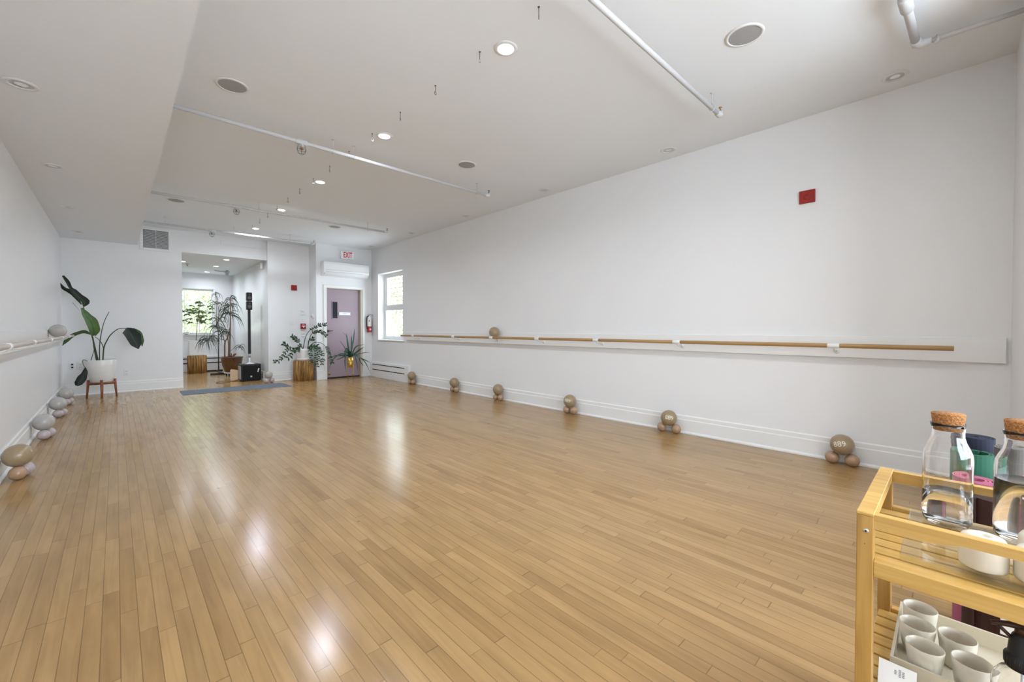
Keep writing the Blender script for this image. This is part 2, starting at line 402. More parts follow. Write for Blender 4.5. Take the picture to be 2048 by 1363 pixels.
# plant outlines: points in metres along stems and leaf midribs, half widths
PL={'bop_stems': [[(-0.228, 9.62, 0.587), (-0.256, 9.62, 0.793), (-0.273, 9.62, 0.965), (-0.284, 9.62, 1.024)],
 [(-0.216, 9.62, 0.586), (-0.248, 9.62, 0.792), (-0.285, 9.64, 1.024), (-0.328, 9.66, 1.233), (-0.376, 9.62, 1.476)],
 [(-0.165, 9.57, 0.586), (-0.151, 9.56, 0.791), (-0.185, 9.57, 0.921), (-0.253, 9.58, 1.008)],
 [(-0.163, 9.67, 0.58), (-0.149, 9.67, 0.809), (-0.108, 9.66, 0.94), (-0.059, 9.62, 1.038), (0.029, 9.57, 1.126), (0.126, 9.52, 1.137)],
 [(-0.201, 9.62, 0.585), (-0.193, 9.62, 0.92), (-0.144, 9.62, 1.224), (-0.079, 9.62, 1.41)],
 [(-0.309, 9.67, 0.61), (-0.257, 9.67, 0.812)],
 [(-0.493, 9.59, 1.544), (-0.449, 9.59, 1.472), (-0.418, 9.59, 1.419)]], 'bop_leaves': [([(-0.376, 9.62, 1.481), (-0.368, 9.62, 1.561), (-0.432, 9.6, 1.641), (-0.482, 9.59, 1.711), (-0.521, 9.59, 1.771), (-0.553, 9.6, 1.863), (-0.602, 9.62, 1.959)],
 [(0.0061, 0.0077), (0.0306, 0.0613), (0.0306, 0.0498), (0.0306, 0.0459), (0.0115, 0.0268), (0.0153, 0.0306), (0.0077, 0.0191)]), ([(-0.399, 9.65, 1.519), (-0.472, 9.66, 1.664), (-0.533, 9.67, 1.734), (-0.587, 9.68, 1.773), (-0.629, 9.69, 1.849)],
 [(0.0077, 0.0077), (0.0345, 0.023), (0.0383, 0.0214), (0.0345, 0.0153), (0.0038, 0.0038)]), ([(-0.26, 9.58, 1.019), (-0.258, 9.53, 1.115), (-0.289, 9.5, 1.242), (-0.343, 9.49, 1.346), (-0.394, 9.5, 1.46)],
 [(0.023, 0.0191), (0.0536, 0.0551), (0.0574, 0.0597), (0.0383, 0.0383), (0.0092, 0.0092)]), ([(-0.291, 9.62, 1.035), (-0.367, 9.66, 1.073), (-0.436, 9.7, 1.062), (-0.505, 9.74, 1.02), (-0.572, 9.76, 0.946), (-0.622, 9.76, 0.863)],
 [(0.0077, 0.0038), (0.0191, 0.0306), (0.0214, 0.023), (0.0214, 0.0291), (0.023, 0.0268), (0.0038, 0.0038)]), ([(0.126, 9.52, 1.139), (0.166, 9.5, 1.081), (0.197, 9.48, 0.993), (0.237, 9.47, 0.892), (0.271, 9.47, 0.791)],
 [(0.0115, 0.0077), (0.0536, 0.0727), (0.0766, 0.0613), (0.0536, 0.0574), (0.0077, 0.0077)]), ([(0.208, 9.56, 1.132), (0.274, 9.55, 1.047), (0.298, 9.54, 0.934), (0.32, 9.54, 0.832)],
 [(0.0115, 0.0115), (0.0345, 0.0153), (0.0345, 0.0115), (0.0077, 0.0038)])], 'bop_low': ([(-0.358, 9.4, 0.519), (-0.368, 9.4, 0.438), (-0.4, 9.37, 0.352), (-0.431, 9.36, 0.291), (-0.454, 9.36, 0.247)],
 [(0.0058, 0.0058), (0.0289, 0.025), (0.0434, 0.0434), (0.0385, 0.0385), (0.0145, 0.0145)]), 'zz': [[(2.947, 9.72, 0.682), (2.994, 9.72, 0.921), (3.063, 9.72, 1.064), (3.127, 9.6, 1.148), (3.23, 9.53, 1.208), (3.341, 9.48, 1.227)],
 [(3.028, 9.69, 0.68), (3.068, 9.67, 0.92), (3.092, 9.6, 1.017), (3.169, 9.52, 1.071), (3.263, 9.46, 1.052), (3.343, 9.44, 0.974)],
 [(3.039, 9.69, 0.704), (3.12, 9.62, 0.812), (3.208, 9.54, 0.836), (3.284, 9.46, 0.788), (3.363, 9.42, 0.679), (3.39, 9.4, 0.558), (3.44, 9.38, 0.375)],
 [(2.953, 9.74, 0.693), (2.868, 9.75, 0.839), (2.806, 9.76, 0.917), (2.738, 9.77, 0.977)],
 [(2.936, 9.72, 0.683), (2.748, 9.64, 0.721), (2.646, 9.58, 0.72), (2.553, 9.55, 0.656), (2.482, 9.52, 0.557), (2.42, 9.52, 0.47), (2.339, 9.52, 0.463)],
 [(2.894, 9.69, 0.685), (2.769, 9.6, 0.728), (2.709, 9.54, 0.685), (2.66, 9.52, 0.607), (2.596, 9.52, 0.529)],
 [(2.953, 9.74, 0.681), (2.774, 9.77, 0.71), (2.669, 9.78, 0.736), (2.626, 9.78, 0.785), (2.573, 9.78, 0.815)],
 [(3.022, 9.67, 0.693), (3.061, 9.58, 0.755), (3.103, 9.5, 0.685), (3.114, 9.47, 0.519), (3.143, 9.46, 0.316)],
 [(3.033, 9.67, 0.693), (3.164, 9.58, 0.764), (3.223, 9.52, 0.68), (3.278, 9.48, 0.559), (3.254, 9.48, 0.356)],
 [(3.022, 9.67, 0.693), (3.031, 9.54, 0.709), (3.028, 9.48, 0.594), (3.027, 9.48, 0.416)],
 [(3.049, 9.72, 0.703), (3.055, 9.7, 0.86), (3.091, 9.67, 0.896), (3.138, 9.64, 0.914)],
 [(2.938, 9.69, 0.684), (2.879, 9.64, 0.758), (2.829, 9.62, 0.748), (2.801, 9.6, 0.656)],
 [(3.033, 9.67, 0.693), (3.123, 9.56, 0.754), (3.175, 9.48, 0.611), (3.19, 9.46, 0.433)]], 'snake': [([(3.868, 9.4, 0.473), (3.796, 9.4, 0.731), (3.761, 9.4, 1.041)], 0.034), ([(3.868, 9.4, 0.473), (3.875, 9.4, 0.765), (3.884, 9.4, 0.976)], 0.03), ([(3.877, 9.4, 0.472), (3.929, 9.43, 0.855), (3.959, 9.43, 1.135)], 0.03), ([(3.862, 9.43, 0.471), (3.818, 9.43, 0.784), (3.767, 9.43, 0.968), (3.674, 9.43, 1.056)], 0.012), ([(3.84, 9.4, 0.474), (3.726, 9.43, 0.714), (3.619, 9.43, 0.876)], 0.014), ([(3.908, 9.43, 0.469), (3.965, 9.43, 0.688), (4.06, 9.43, 0.745), (4.208, 9.45, 0.763)], 0.022), ([(3.904, 9.42, 0.47), (3.979, 9.42, 0.577), (4.074, 9.42, 0.648), (4.196, 9.42, 0.711)], 0.03), ([(3.896, 9.4, 0.471), (3.968, 9.35, 0.544), (4.107, 9.32, 0.576), (4.284, 9.32, 0.588)], 0.016), ([(3.883, 9.37, 0.473), (3.993, 9.32, 0.489), (4.154, 9.3, 0.408), (4.293, 9.3, 0.33)], 0.022), ([(3.879, 9.36, 0.474), (3.984, 9.3, 0.509), (4.136, 9.26, 0.356), (4.245, 9.25, 0.116)], 0.024), ([(3.866, 9.35, 0.475), (3.901, 9.28, 0.513), (3.93, 9.24, 0.35), (3.966, 9.24, 0.155)], 0.024), ([(3.878, 9.38, 0.473), (4.006, 9.35, 0.505), (4.058, 9.32, 0.357), (4.133, 9.32, 0.267)], 0.026), ([(3.841, 9.38, 0.475), (3.671, 9.34, 0.503), (3.566, 9.3, 0.465), (3.488, 9.3, 0.451)], 0.018), ([(3.841, 9.38, 0.475), (3.622, 9.35, 0.567), (3.445, 9.3, 0.48), (3.316, 9.28, 0.217)], 0.024), ([(3.837, 9.37, 0.475), (3.633, 9.38, 0.53), (3.517, 9.4, 0.534), (3.414, 9.43, 0.484)], 0.018), ([(3.829, 9.35, 0.477), (3.711, 9.28, 0.594), (3.663, 9.24, 0.419), (3.679, 9.24, 0.157)], 0.03), ([(3.838, 9.35, 0.476), (3.736, 9.32, 0.681), (3.68, 9.28, 0.631), (3.674, 9.28, 0.488)], 0.03), ([(3.847, 9.35, 0.476), (3.8, 9.3, 0.607), (3.838, 9.26, 0.608), (3.898, 9.25, 0.479)], 0.024), ([(3.878, 9.38, 0.473), (3.958, 9.37, 0.58), (4.063, 9.35, 0.651), (3.927, 9.34, 0.546)], 0.02), ([(3.889, 9.43, 0.47), (3.82, 9.44, 0.583), (3.733, 9.45, 0.622), (3.791, 9.46, 0.491)], 0.022)], 'dra_trunks': [[(1.878, 11.95, 0.406), (1.883, 11.95, 0.792), (1.94, 11.95, 0.926), (1.991, 11.95, 1.177)],
 [(1.971, 11.95, 0.402), (1.993, 12.0, 0.866), (2.006, 12.0, 1.275), (2.015, 12.0, 1.868)],
 [(1.89, 11.95, 0.772), (1.812, 11.85, 0.986), (1.697, 11.8, 1.176)],
 [(1.967, 12.05, 0.396), (1.971, 12.05, 0.787), (1.925, 12.15, 1.138), (1.837, 12.2, 1.353), (1.732, 12.25, 1.45)],
 [(1.74, 12.1, 1.177), (1.746, 12.1, 1.523), (1.745, 12.1, 1.774), (1.719, 12.1, 2.003)],
 [(1.843, 11.85, 0.871), (1.672, 11.75, 0.914), (1.506, 11.65, 0.899)],
 [(1.837, 12.2, 1.373), (1.912, 12.2, 1.609), (1.873, 12.2, 1.803)],
 [(1.998, 11.95, 0.595), (2.134, 11.85, 0.749), (2.161, 11.8, 0.711)]], 'dra_heads': [((2.015, 12.0, 1.868), 0.22, 16), ((2.012, 12.0, 1.703), 0.3, 26), ((2.005, 12.0, 1.489), 0.3, 24), ((1.704, 11.85, 1.176), 0.3, 26), ((1.491, 11.65, 0.881), 0.24, 22), ((1.81, 11.83, 1.024), 0.24, 20), ((1.745, 12.1, 1.754), 0.26, 12), ((1.912, 12.2, 1.609), 0.2, 10), ((1.719, 12.1, 1.964), 0.18, 9), ((2.161, 11.8, 0.711), 0.16, 12), ((1.837, 12.2, 1.373), 0.2, 10), ((1.551, 11.7, 0.898), 0.22, 16)], 'sch_trunk': [(1.484, 13.3, 0.809), (1.499, 13.3, 1.056), (1.513, 13.3, 1.304), (1.549, 13.3, 1.552)], 'sch_nodes': [(1.263, 13.3, 1.585), (1.344, 13.3, 1.628), (1.41, 13.3, 1.713), (1.51, 13.3, 1.819), (1.56, 13.3, 1.801), (1.593, 13.3, 1.74), (1.492, 13.3, 1.654), (1.574, 13.3, 1.595), (1.641, 13.3, 1.555), (1.674, 13.3, 1.472), (1.606, 13.3, 1.429), (1.708, 13.3, 1.39), (1.557, 13.3, 1.47), (1.458, 13.3, 1.55), (1.392, 13.3, 1.548), (1.31, 13.3, 1.505), (1.26, 13.3, 1.342), (1.342, 13.3, 1.384), (1.779, 13.3, 1.726), (1.813, 13.3, 1.665), (1.759, 13.3, 1.39), (1.828, 13.3, 1.413), (1.373, 13.3, 1.302), (1.622, 13.3, 1.347), (1.656, 13.3, 1.305), (1.539, 13.3, 1.387), (1.795, 13.3, 1.559), (1.425, 13.3, 1.59)]}
# ================================================================== THE ROOM
YR2 = 13.85      # far wall of the room behind
struct('floor', MB().box(-1.2, 4.9, -2.8, 14.2, -0.12, 0.0), M['floor'], 'pale maple strip floor with a glossy lacquer', 'floor')
struct('ceiling', MB().box(XS, 4.7, -2.6, YB + 0.2, ZC, ZC + 0.15), M['ceiling'], 'white main ceiling of the studio', 'ceiling')
struct('ceiling', MB().box(-0.9, XS, -2.6, YB + 0.2, ZS, ZC + 0.15), M['ceiling'], 'lower white ceiling strip along the left wall', 'ceiling')
struct('ceiling', MB().box(-0.9, XJ + 0.1, YB + 0.2, YR2 + 0.3, 2.60, 2.75), M['ceiling'], 'low ceiling of the room behind the opening', 'ceiling')
struct('wall_left', MB().box(-0.85, XL, -2.6, YB + 0.2, 0, ZS), M['wall_satin'], 'satin white left wall', 'wall')
# right wall with window hole  Y 8.14..9.29  z .875...2.405
WY0, WY1, WZ0, WZ1 = 8.145, 9.30, 0.875, 2.405
wb = MB()
wb.box(XR, XR+0.32, -0.27, WY0, 0, ZC); wb.box(XR, XR+0.32, WY1, YD+0.6, 0, ZC)
wb.box(XR, XR+0.32, WY0, WY1, 0, WZ0); wb.box(XR, XR+0.32, WY0, WY1, WZ1, ZC)
struct('wall_right', wb, M['wall'], 'long white right wall', 'wall')
struct('wall_return', MB().box(3.35, XR+0.32, -2.6, -0.27, 0, ZC), M['wall'], 'white wall jutting in at the near right', 'wall')
# back wall with opening (left part + header)
wb = MB()
wb.box(-0.85, 0.93, YB, YB+0.2, 0, ZC); wb.box(0.93, XJ, YB, YB+0.2, 2.60, ZC)
struct('wall_back', wb, M['wall'], 'white back wall beside and above the opening', 'wall')
struct('wall_pier', MB().box(XJ, 3.25, YP, YP+0.35, 0, ZC), M['wall'], 'white wall section right of the opening', 'wall')
# door wall with door hole
DX0, DX1, DZ = 3.42, 4.245, 2.05
wb = MB()
wb.box(3.205, DX0, YD, YD+0.5, 0, ZC); wb.box(DX1, XR, YD, YD+0.5, 0, ZC); wb.box(DX0, DX1, YD, YD+0.5, DZ, ZC); wb.box(DX0, DX1, YD+0.25, YD+0.5, 0, DZ)
struct('wall_door', wb, M['wall'], 'white wall around the mauve door', 'wall')
# the room behind
struct('wall_alcove_right', MB().box(XJ, XJ+0.15, YP+0.35, YR2+0.2, 0, 2.7), M['wall_satin'], 'glossy white right wall of the room behind', 'wall')
struct('wall_alcove_left', MB().box(-0.75, -0.6, YB+0.2, YR2+0.2, 0, 2.7), M['wall_satin'], 'white left wall of the room behind', 'wall')
W2 = (0.70, 1.932, 0.98, 2.19)
wb = MB()
wb.box(-0.75, W2[0], YR2, YR2+0.25, 0, 2.7); wb.box(W2[1], XJ+0.15, YR2, YR2+0.25, 0, 2.7)
wb.box(W2[0], W2[1], YR2, YR2+0.25, 0, W2[2]); wb.box(W2[0], W2[1], YR2, YR2+0.25, W2[3], 2.7)
struct('wall_alcove_back', wb, M['wall'], 'far wall of the room behind with the grid window', 'wall')
# front wall (behind the camera) with one wide window
wb = MB()
wb.box(-0.85, 0.0, YF-0.25, YF, 0, ZC); wb.box(3.3, 4.8, YF-0.25, YF, 0, ZC); wb.box(0.0, 3.3, YF-0.25, YF, 0, 0.7); wb.box(0.0, 3.3, YF-0.25, YF, 2.5, ZC)
struct('wall_front', wb, M['wall'], 'white front wall behind the viewpoint', 'wall')

# baseboards
def baseboard(name, x0, x1, y0, y1, nx, ny, label):
    """runs along the segment, face at the segment, going out along (nx, ny)"""
    m = MB()
    prof = [(0, 0), (0.032, 0), (0.032, 0.012), (0.022, 0.022), (0.018, 0.026), (0.018, 0.142), (0.012, 0.150), (0.012, 0.183), (0.006, 0.192), (0, 0.192)]
    v = []
    for (x, y) in ((x0, y0), (x1, y1)):
        for d, z in prof: v.append((x + nx*d, y + ny*d, z))
    n = len(prof)
    f = [(i, (i+1) % n, n+(i+1) % n, n+i) for i in range(n)] + [tuple(range(n)), tuple(reversed(range(n, 2*n)))]
    m.add(v, f)
    return struct(name, m, M['trim'], label, 'baseboard')
baseboard('baseboard_right', XR, XR, -0.27, 7.79, -1, 0, 'white baseboard along the right wall')
baseboard('baseboard_left', XL, XL, YF, YB, 1, 0, 'white baseboard along the left wall')
baseboard('baseboard_back', XL+0.03, 0.93, YB, YB, 0, -1, 'white baseboard along the back wall left of the opening')
baseboard('baseboard_pier', XJ, 3.2, YP, YP, 0, -1, 'white baseboard right of the opening')
baseboard('baseboard_return', 3.35, XR, -0.27, -0.27, 0, 1, 'white baseboard on the near right wall return')
baseboard('baseboard_alcove', XJ, XJ, YP+0.36, YR2, -1, 0, 'white baseboard on the right wall of the room behind')

# ledger boards behind the barres
struct('trim_1', MB().bev(XR-0.022, XR, -0.25, 7.97, 0.887, 1.068, 0.004, 1), M['trim'], 'wide white board behind the right barre', 'trim')
struct('trim_2', MB().bev(XL, XL+0.022, -2.0, 9.9, 0.93, 1.115, 0.004, 1), M['trim'], 'wide white board behind the left barre', 'trim')
# door casing
m = MB()
cw = 0.06
m.bev(DX0-cw, DX0, YD-0.02, YD, 0, DZ+cw, 0.003, 1); m.bev(DX1, DX1+cw, YD-0.02, YD, 0, DZ+cw, 0.003, 1); m.bev(DX0, DX1, YD-0.02, YD, DZ, DZ+cw, 0.003, 1)
struct('trim_3', m, M['trim'], 'white casing around the mauve door', 'trim')
struct('trim_4', MB().bev(3.20, 3.36, YD-0.03, YD, 0, 0.20, 0.004, 1), M['trim'], 'white plinth left of the door', 'trim')
m = MB(); m.box(DX1-0.035, DX1-0.0005, YD+0.0005, YD+0.249, 0, DZ-0.012); m.box(DX0+0.0005, DX0+0.012, YD+0.0005, YD+0.249, 0, DZ-0.012); m.box(DX0+0.0005, DX1-0.0005, YD+0.0005, YD+0.249, DZ-0.012, DZ-0.0005)
struct('trim_5', m, M['jamb'], 'cream door jamb', 'trim')

# door
d = struct('door_1', MB().bev(DX0+0.014, DX1-0.037, YD+0.075, YD+0.115, 0.012, DZ-0.014, 0.003, 1), M['door'], 'mauve painted exit door in the back right corner', 'door')
m = MB()
gx0, gx1, gz0, gz1 = 3.578, 3.690, 1.370, 1.742
for a in ((gx0-0.014, gx1+0.014, gz0-0.014, gz0), (gx0-0.014, gx1+0.014, gz1, gz1+0.014), (gx0-0.014, gx0, gz0, gz1), (gx1, gx1+0.014, gz0, gz1)):
    m.box(a[0], a[1], YD+0.066, YD+0.076, a[2], a[3])
build('vision_frame', m, M['door'], d, d['_o'])
build('vision_glass', MB().box(gx0, gx1, YD+0.071, YD+0.076, gz0, gz1), M['door_glass'], d, d['_o'])
m = MB(); m.tube([(3.475, YD+0.075, 1.08), (3.475, YD+0.02, 1.08)], 0.013, 12); m.tube([(3.475, YD+0.025, 1.08), (3.52, YD+0.02, 1.08), (3.575, YD+0.022, 1.082)], [0.012, 0.010, 0.008], 10)
m.lathe([(0.001, YD+0.062), (0.028, YD+0.062), (0.028, YD+0.076)], (3.475, 0, 1.08), 20, 'y')
o = build('door_handle', m, M['dark_metal'], d, d['_o'])
build('door_stop', MB().lathe([(0.001, YD+0.05), (0.022, YD+0.052), (0.026, YD+0.06), (0.026, YD+0.075)], (3.50, 0, 0.11), 16, 'y'), M['brass'], d, d['_o'])
build('door_sweep', MB().box(DX0+0.016, DX1-0.04, YD+0.07, YD+0.078, 0.006, 0.028), M['black_plastic'], d, d['_o'])
# ribbon sign on the door
sg = build('door_sign', MB().prism([(3.715, 1.445), (3.728, 1.475), (3.715, 1.508), (3.990, 1.508), (3.976, 1.475), (3.990, 1.445)], YD+0.055, YD+0.066), M['white_label'], None, (3.85, YD+0.066, 1.475))
tag(sg, 'small white ribbon-ended sign on the mauve door', 'sign')
m = MB()
for i, (w, h) in enumerate([(0.012, 0.014), (0.009, 0.016), (0.012, 0.013), (0.008, 0.016), (0.012, 0.014), (0.01, 0.013)]):
    x = 3.812 + i*0.015
    m.box(x, x+w*0.25, YD+0.053, YD+0.056, 1.475-h/2, 1.475+h/2); m.box(x, x+w, YD+0.053, YD+0.056, 1.475+h/2-0.003, 1.475+h/2)
    if i % 2: m.box(x+w*0.75, x+w, YD+0.053, YD+0.056, 1.475-h/2, 1.475+h/2)
build('lettering', m, M['print_grey'], sg, sg['_o'])

# ------------------------------------------------------------------ windows
# window in the right wall: deep reveal, double hung
w = MB()
fx0, fx1 = XR+0.16, XR+0.21
w.box(fx0, fx1, WY0, WY0+0.05, WZ0, WZ1); w.box(fx0, fx1, WY1-0.05, WY1, WZ0, WZ1); w.box(fx0, fx1, WY0+0.05, WY1-0.05, WZ1-0.05, WZ1); w.box(fx0, fx1, WY0+0.05, WY1-0.05, WZ0, WZ0+0.05)
win = struct('window_1', w, M['trim'], 'double hung window at the far end of the right wall', 'window')
MZ = 1.62
w = MB(); w.box(fx0-0.01, fx1, WY0+0.05, WY1-0.05, MZ-0.03, MZ+0.03)
for zz0, zz1, dx in ((MZ+0.03, WZ1-0.05, 0.02), (WZ0+0.05, MZ-0.03, 0.0)):
    w.box(fx0+dx, fx1-0.01, WY0+0.05, WY0+0.09, zz0, zz1); w.box(fx0+dx, fx1-0.01, WY1-0.09, WY1-0.05, zz0, zz1)
    w.box(fx0+dx+0.002, fx1-0.012, WY0+0.09, WY1-0.09, zz0, zz0+0.035); w.box(fx0+dx+0.002, fx1-0.012, WY0+0.09, WY1-0.09, zz1-0.035, zz1)
build('sash', w, M['trim'], win, win['_o'])
build('pane', MB().box(fx0+0.028, fx0+0.032, WY0+0.06, WY1-0.06, MZ, WZ1-0.06), M['pane'], win, win['_o'])
build('pane', MB().box(fx0+0.015, fx0+0.019, WY0+0.06, WY1-0.06, WZ0+0.06, MZ), M['pane'], win, win['_o'])
w = MB()
for i in range(7):
    z = MZ + 0.055 + i*0.098
    w.box(fx1+0.02, fx1+0.035, WY0, WY1, z, z+0.011)
build('security_bars', w, M['terra'], win, win['_o'])
build('window_sill', MB().bev(XR-0.03, XR+0.16, WY0-0.07, WY1+0.05, WZ0-0.022, WZ0+0.004, 0.004, 1), M['trim'], win, win['_o'])
# grid window in the far room
x0, x1, z0, z1 = W2
w = MB()
ya, yb = YR2+0.06, YR2+0.11
w.box(x0, x0+0.04, ya, yb, z0, z1); w.box(x1-0.04, x1, ya, yb, z0, z1); w.box(x0+0.04, x1-0.04, ya, yb, z1-0.04, z1); w.box(x0+0.04, x1-0.04, ya, yb, z0, z0+0.04)
win2 = struct('window_2', w, M['trim'], 'white grid window in the far room', 'window')
w = MB(); zm = (z0+z1)/2
w.box(x0+0.04, x1-0.04, ya, yb, zm-0.022, zm+0.022)
for k in (1, 2, 3): xx = x0 + (x1-x0)*k/4; w.box(xx-0.009, xx+0.009, ya+0.01, yb-0.01, z0+0.04, z1-0.04)
for zz in ((z0+zm)/2, (z1+zm)/2): w.box(x0+0.04, x1-0.04, ya+0.012, yb-0.012, zz-0.009, zz+0.009)
build('muntin_grid', w, M['trim'], win2, win2['_o'])
build('pane', MB().box(x0+0.03, x1-0.03, yb-0.028, yb-0.024, z0+0.03, z1-0.03), M['pane'], win2, win2['_o'])
build('window_sill', MB().bev(x0-0.05, x1+0.06, YR2-0.05, YR2+0.06, z0-0.03, z0, 0.004, 1), M['trim'], win2, win2['_o'])
m = MB(); m.bev(x1, x1+0.05, YR2-0.015, YR2, z0-0.03, z1+0.07, 0.003, 1); m.bev(x0-0.05, x0, YR2-0.015, YR2, z0-0.03, z1+0.07, 0.003, 1); m.bev(x0, x1, YR2-0.015, YR2, z1, z1+0.07, 0.003, 1)
build('casing', m, M['trim'], win2, win2['_o'])
# front window frame (behind the viewpoint)
w = MB()
for xx in (0.0, 1.07, 2.17, 3.24): w.box(xx+0.001, xx+0.059, YF-0.15, YF-0.09, 0.7, 2.5)
w.box(0, 3.3, YF-0.152, YF-0.088, 0.7, 0.76); w.box(0, 3.3, YF-0.152, YF-0.088, 2.44, 2.5)
win3 = struct('window_3', w, M['trim'], 'wide front window behind the viewpoint', 'window')

# ------------------------------------------------------------------ outside
ob = MB()
ob.box(5.0, 10.1, 20.0, 24.0, -3, 9)
struct('exterior_building', ob, M['brick'], 'mauve brick neighbour building outside the right window', 'building')
struct('exterior_ground', MB().box(-40, 40, 14.6, 60, -3.3, -3.0), M['ground'], 'ground outside the building', 'ground')
def tree(loc, r, n, label, hh=5.0, leaf=0.11):
    t = thing('tree', label, 'tree', loc, 'trees outside the windows')
    x, y, z = loc
    build('trunk', MB().tube([(x, y, z), (x+0.1, y, z+hh*0.5), (x, y+0.1, z+hh*0.9)], [0.2, 0.15, 0.06], 10), M['bark'], t)
    mb = MB(); rng = random.Random(int(x*100+y))
    for i in range(n):
        d = Vector((rng.gauss(0,1), rng.gauss(0,1), rng.gauss(0,1))).normalized() * r * (rng.random() ** 0.4)
        c = Vector((x, y, z+hh)) + Vector((d.x, d.y, d.z*1.15))
        a = Vector((rng.gauss(0,1), rng.gauss(0,1), rng.gauss(0,1))).normalized(); b = a.cross(Vector((rng.gauss(0,1), rng.gauss(0,1), rng.gauss(0,1)))).normalized()
        s_ = leaf*rng.uniform(0.6, 1.3); k = a.cross(b)*s_*0.12
        mb.add([c - a*s_, c - b*s_*0.4 + k, c + a*s_, c + b*s_*0.4 + k], [(0,1,2,3)])
    build('crown', mb, M['leaf_out'], t, fix=False)
tree((1.0, 19.0, -3.0), 2.6, 6500, 'leafy green tree outside the left half of the far window', 5.2)
tree((3.6, 26.5, -3.0), 3.4, 7000, 'leafy green tree outside the right half of the far window', 5.0)
tree((10.6, 17.5, -3.0), 2.8, 6500, 'leafy green tree seen through the right window', 4.9)

# ================================================================== CEILING THINGS
def downlight(x, y, z, kind, label, group):
    t = thing('ceiling_downlight', label, 'ceiling light', (x, y, z), group)
    build('trim_ring', MB().lathe([(0.052, z-0.001), (0.053, z-0.006), (0.060, z-0.008), (0.074, z-0.006), (0.080, z-0.001)], (x, y, 0), 36), M['lamp_trim'], t)
    if kind == 'on':
        build('inner_ring', MB().lathe([(0.036, z-0.004), (0.038, z-0.010), (0.044, z-0.012), (0.052, z-0.010), (0.053, z-0.003)], (x, y, 0), 36), M['lamp_ring'], t)
        build('lens', MB().lathe([(0.0005, z-0.007), (0.020, z-0.006), (0.037, z-0.003)], (x, y, 0), 28), M['lamp_on'], t)
    else:
        build('baffle', MB().lathe([(0.030, z-0.002), (0.040, z-0.006), (0.053, z-0.004)], (x, y, 0), 36), M['baffle'], t)
        build('lens', MB().lathe([(0.0005, z-0.005), (0.016, z-0.005), (0.030, z-0.003)], (x, y, 0), 28), M['lamp_off'] if kind == 'off' else M['lamp_on'], t)
    if kind in ('on', 'warm'):
        l = bpy.data.lights.new('downlight_bulb', 'AREA'); l.shape = 'DISK'; l.size = 0.09
        l.energy = (LAMP_ON if y < 10 else 8.0) if kind == 'on' else LAMP_WARM; l.color = (0.83, 0.91, 1.0) if kind != 'warm' else (1.0, 0.83, 0.58); l.spread = math.radians(165)
        lo = bpy.data.objects.new('bulb_light', l); COL.objects.link(lo); lo.parent = t; lo.location = (0, 0, -0.02)
    return t
ORD = ['nearest', 'second', 'third', 'fourth', 'fifth', 'sixth']
for i, y in enumerate((2.09, 3.84, 5.60, 7.33, 9.02)):
    downlight(1.92, y, ZC, 'on', 'bright lit round downlight, %s in the middle row beside the ceiling hooks' % ORD[i], 'lit downlights in the middle row')
for i, y in enumerate((0.325, 2.09, 3.845, 5.61, 7.36, 9.14)):
    downlight(4.24, y, ZC, 'off', 'small dim round downlight, %s in the row along the right wall' % ORD[i], 'dim downlights along the right wall')
for i, y in enumerate((3.99, 5.79, 7.59, 9.42)):
    downlight(-0.41, y, ZS, 'off', 'dim round downlight in the low ceiling strip, %s from the camera' % ORD[i], 'dim downlights in the low left ceiling')
for i, y in enumerate((10.64, 11.91, 13.26)):
    downlight(1.72, y, 2.60, 'on', 'bright lit downlight in the far room, %s from the opening' % ORD[i], 'lit downlights in the far room')
downlight(1.92, 0.34, ZC, 'warm', 'warm lit downlight overhead near the cart, outside the picture', 'lit downlights in the middle row')
downlight(1.92, -1.40, ZC, 'warm', 'warm lit downlight behind the viewpoint', 'lit downlights in the middle row')
downlight(1.07, 11.57, 2.60, 'on', 'lit downlight at the left edge of the opening in the far room', 'lit downlights in the far room')

def ceiling_speaker(x, y, label):
    t = thing('ceiling_speaker', label, 'speaker', (x, y, ZC), 'round speakers in the ceiling')
    build('rim', MB().lathe([(0.092, ZC-0.004), (0.095, ZC-0.008), (0.108, ZC-0.006), (0.112, ZC-0.001)], (x, y, 0), 48), M['lamp_trim'], t)
    build('grille', MB().lathe([(0.0005, ZC-0.009), (0.05, ZC-0.0085), (0.093, ZC-0.005)], (x, y, 0), 40), M['grille'], t)
for (x, y, lb) in [(2.945, 0.945, 'round grey ceiling speaker at the top right, nearest the camera'), (0.674, 3.86, 'round grey ceiling speaker beside the low ceiling edge, in front of the nearest pipe'),
    (2.94, 3.865, 'round grey ceiling speaker right of the lit downlights, in front of the nearest caged pipe'), (0.66, 7.85, 'round grey ceiling speaker behind the second caged pipe, on the left'), (2.95, 7.87, 'round grey ceiling speaker behind the second caged pipe, on the right')]:
    ceiling_speaker(x, y, lb)

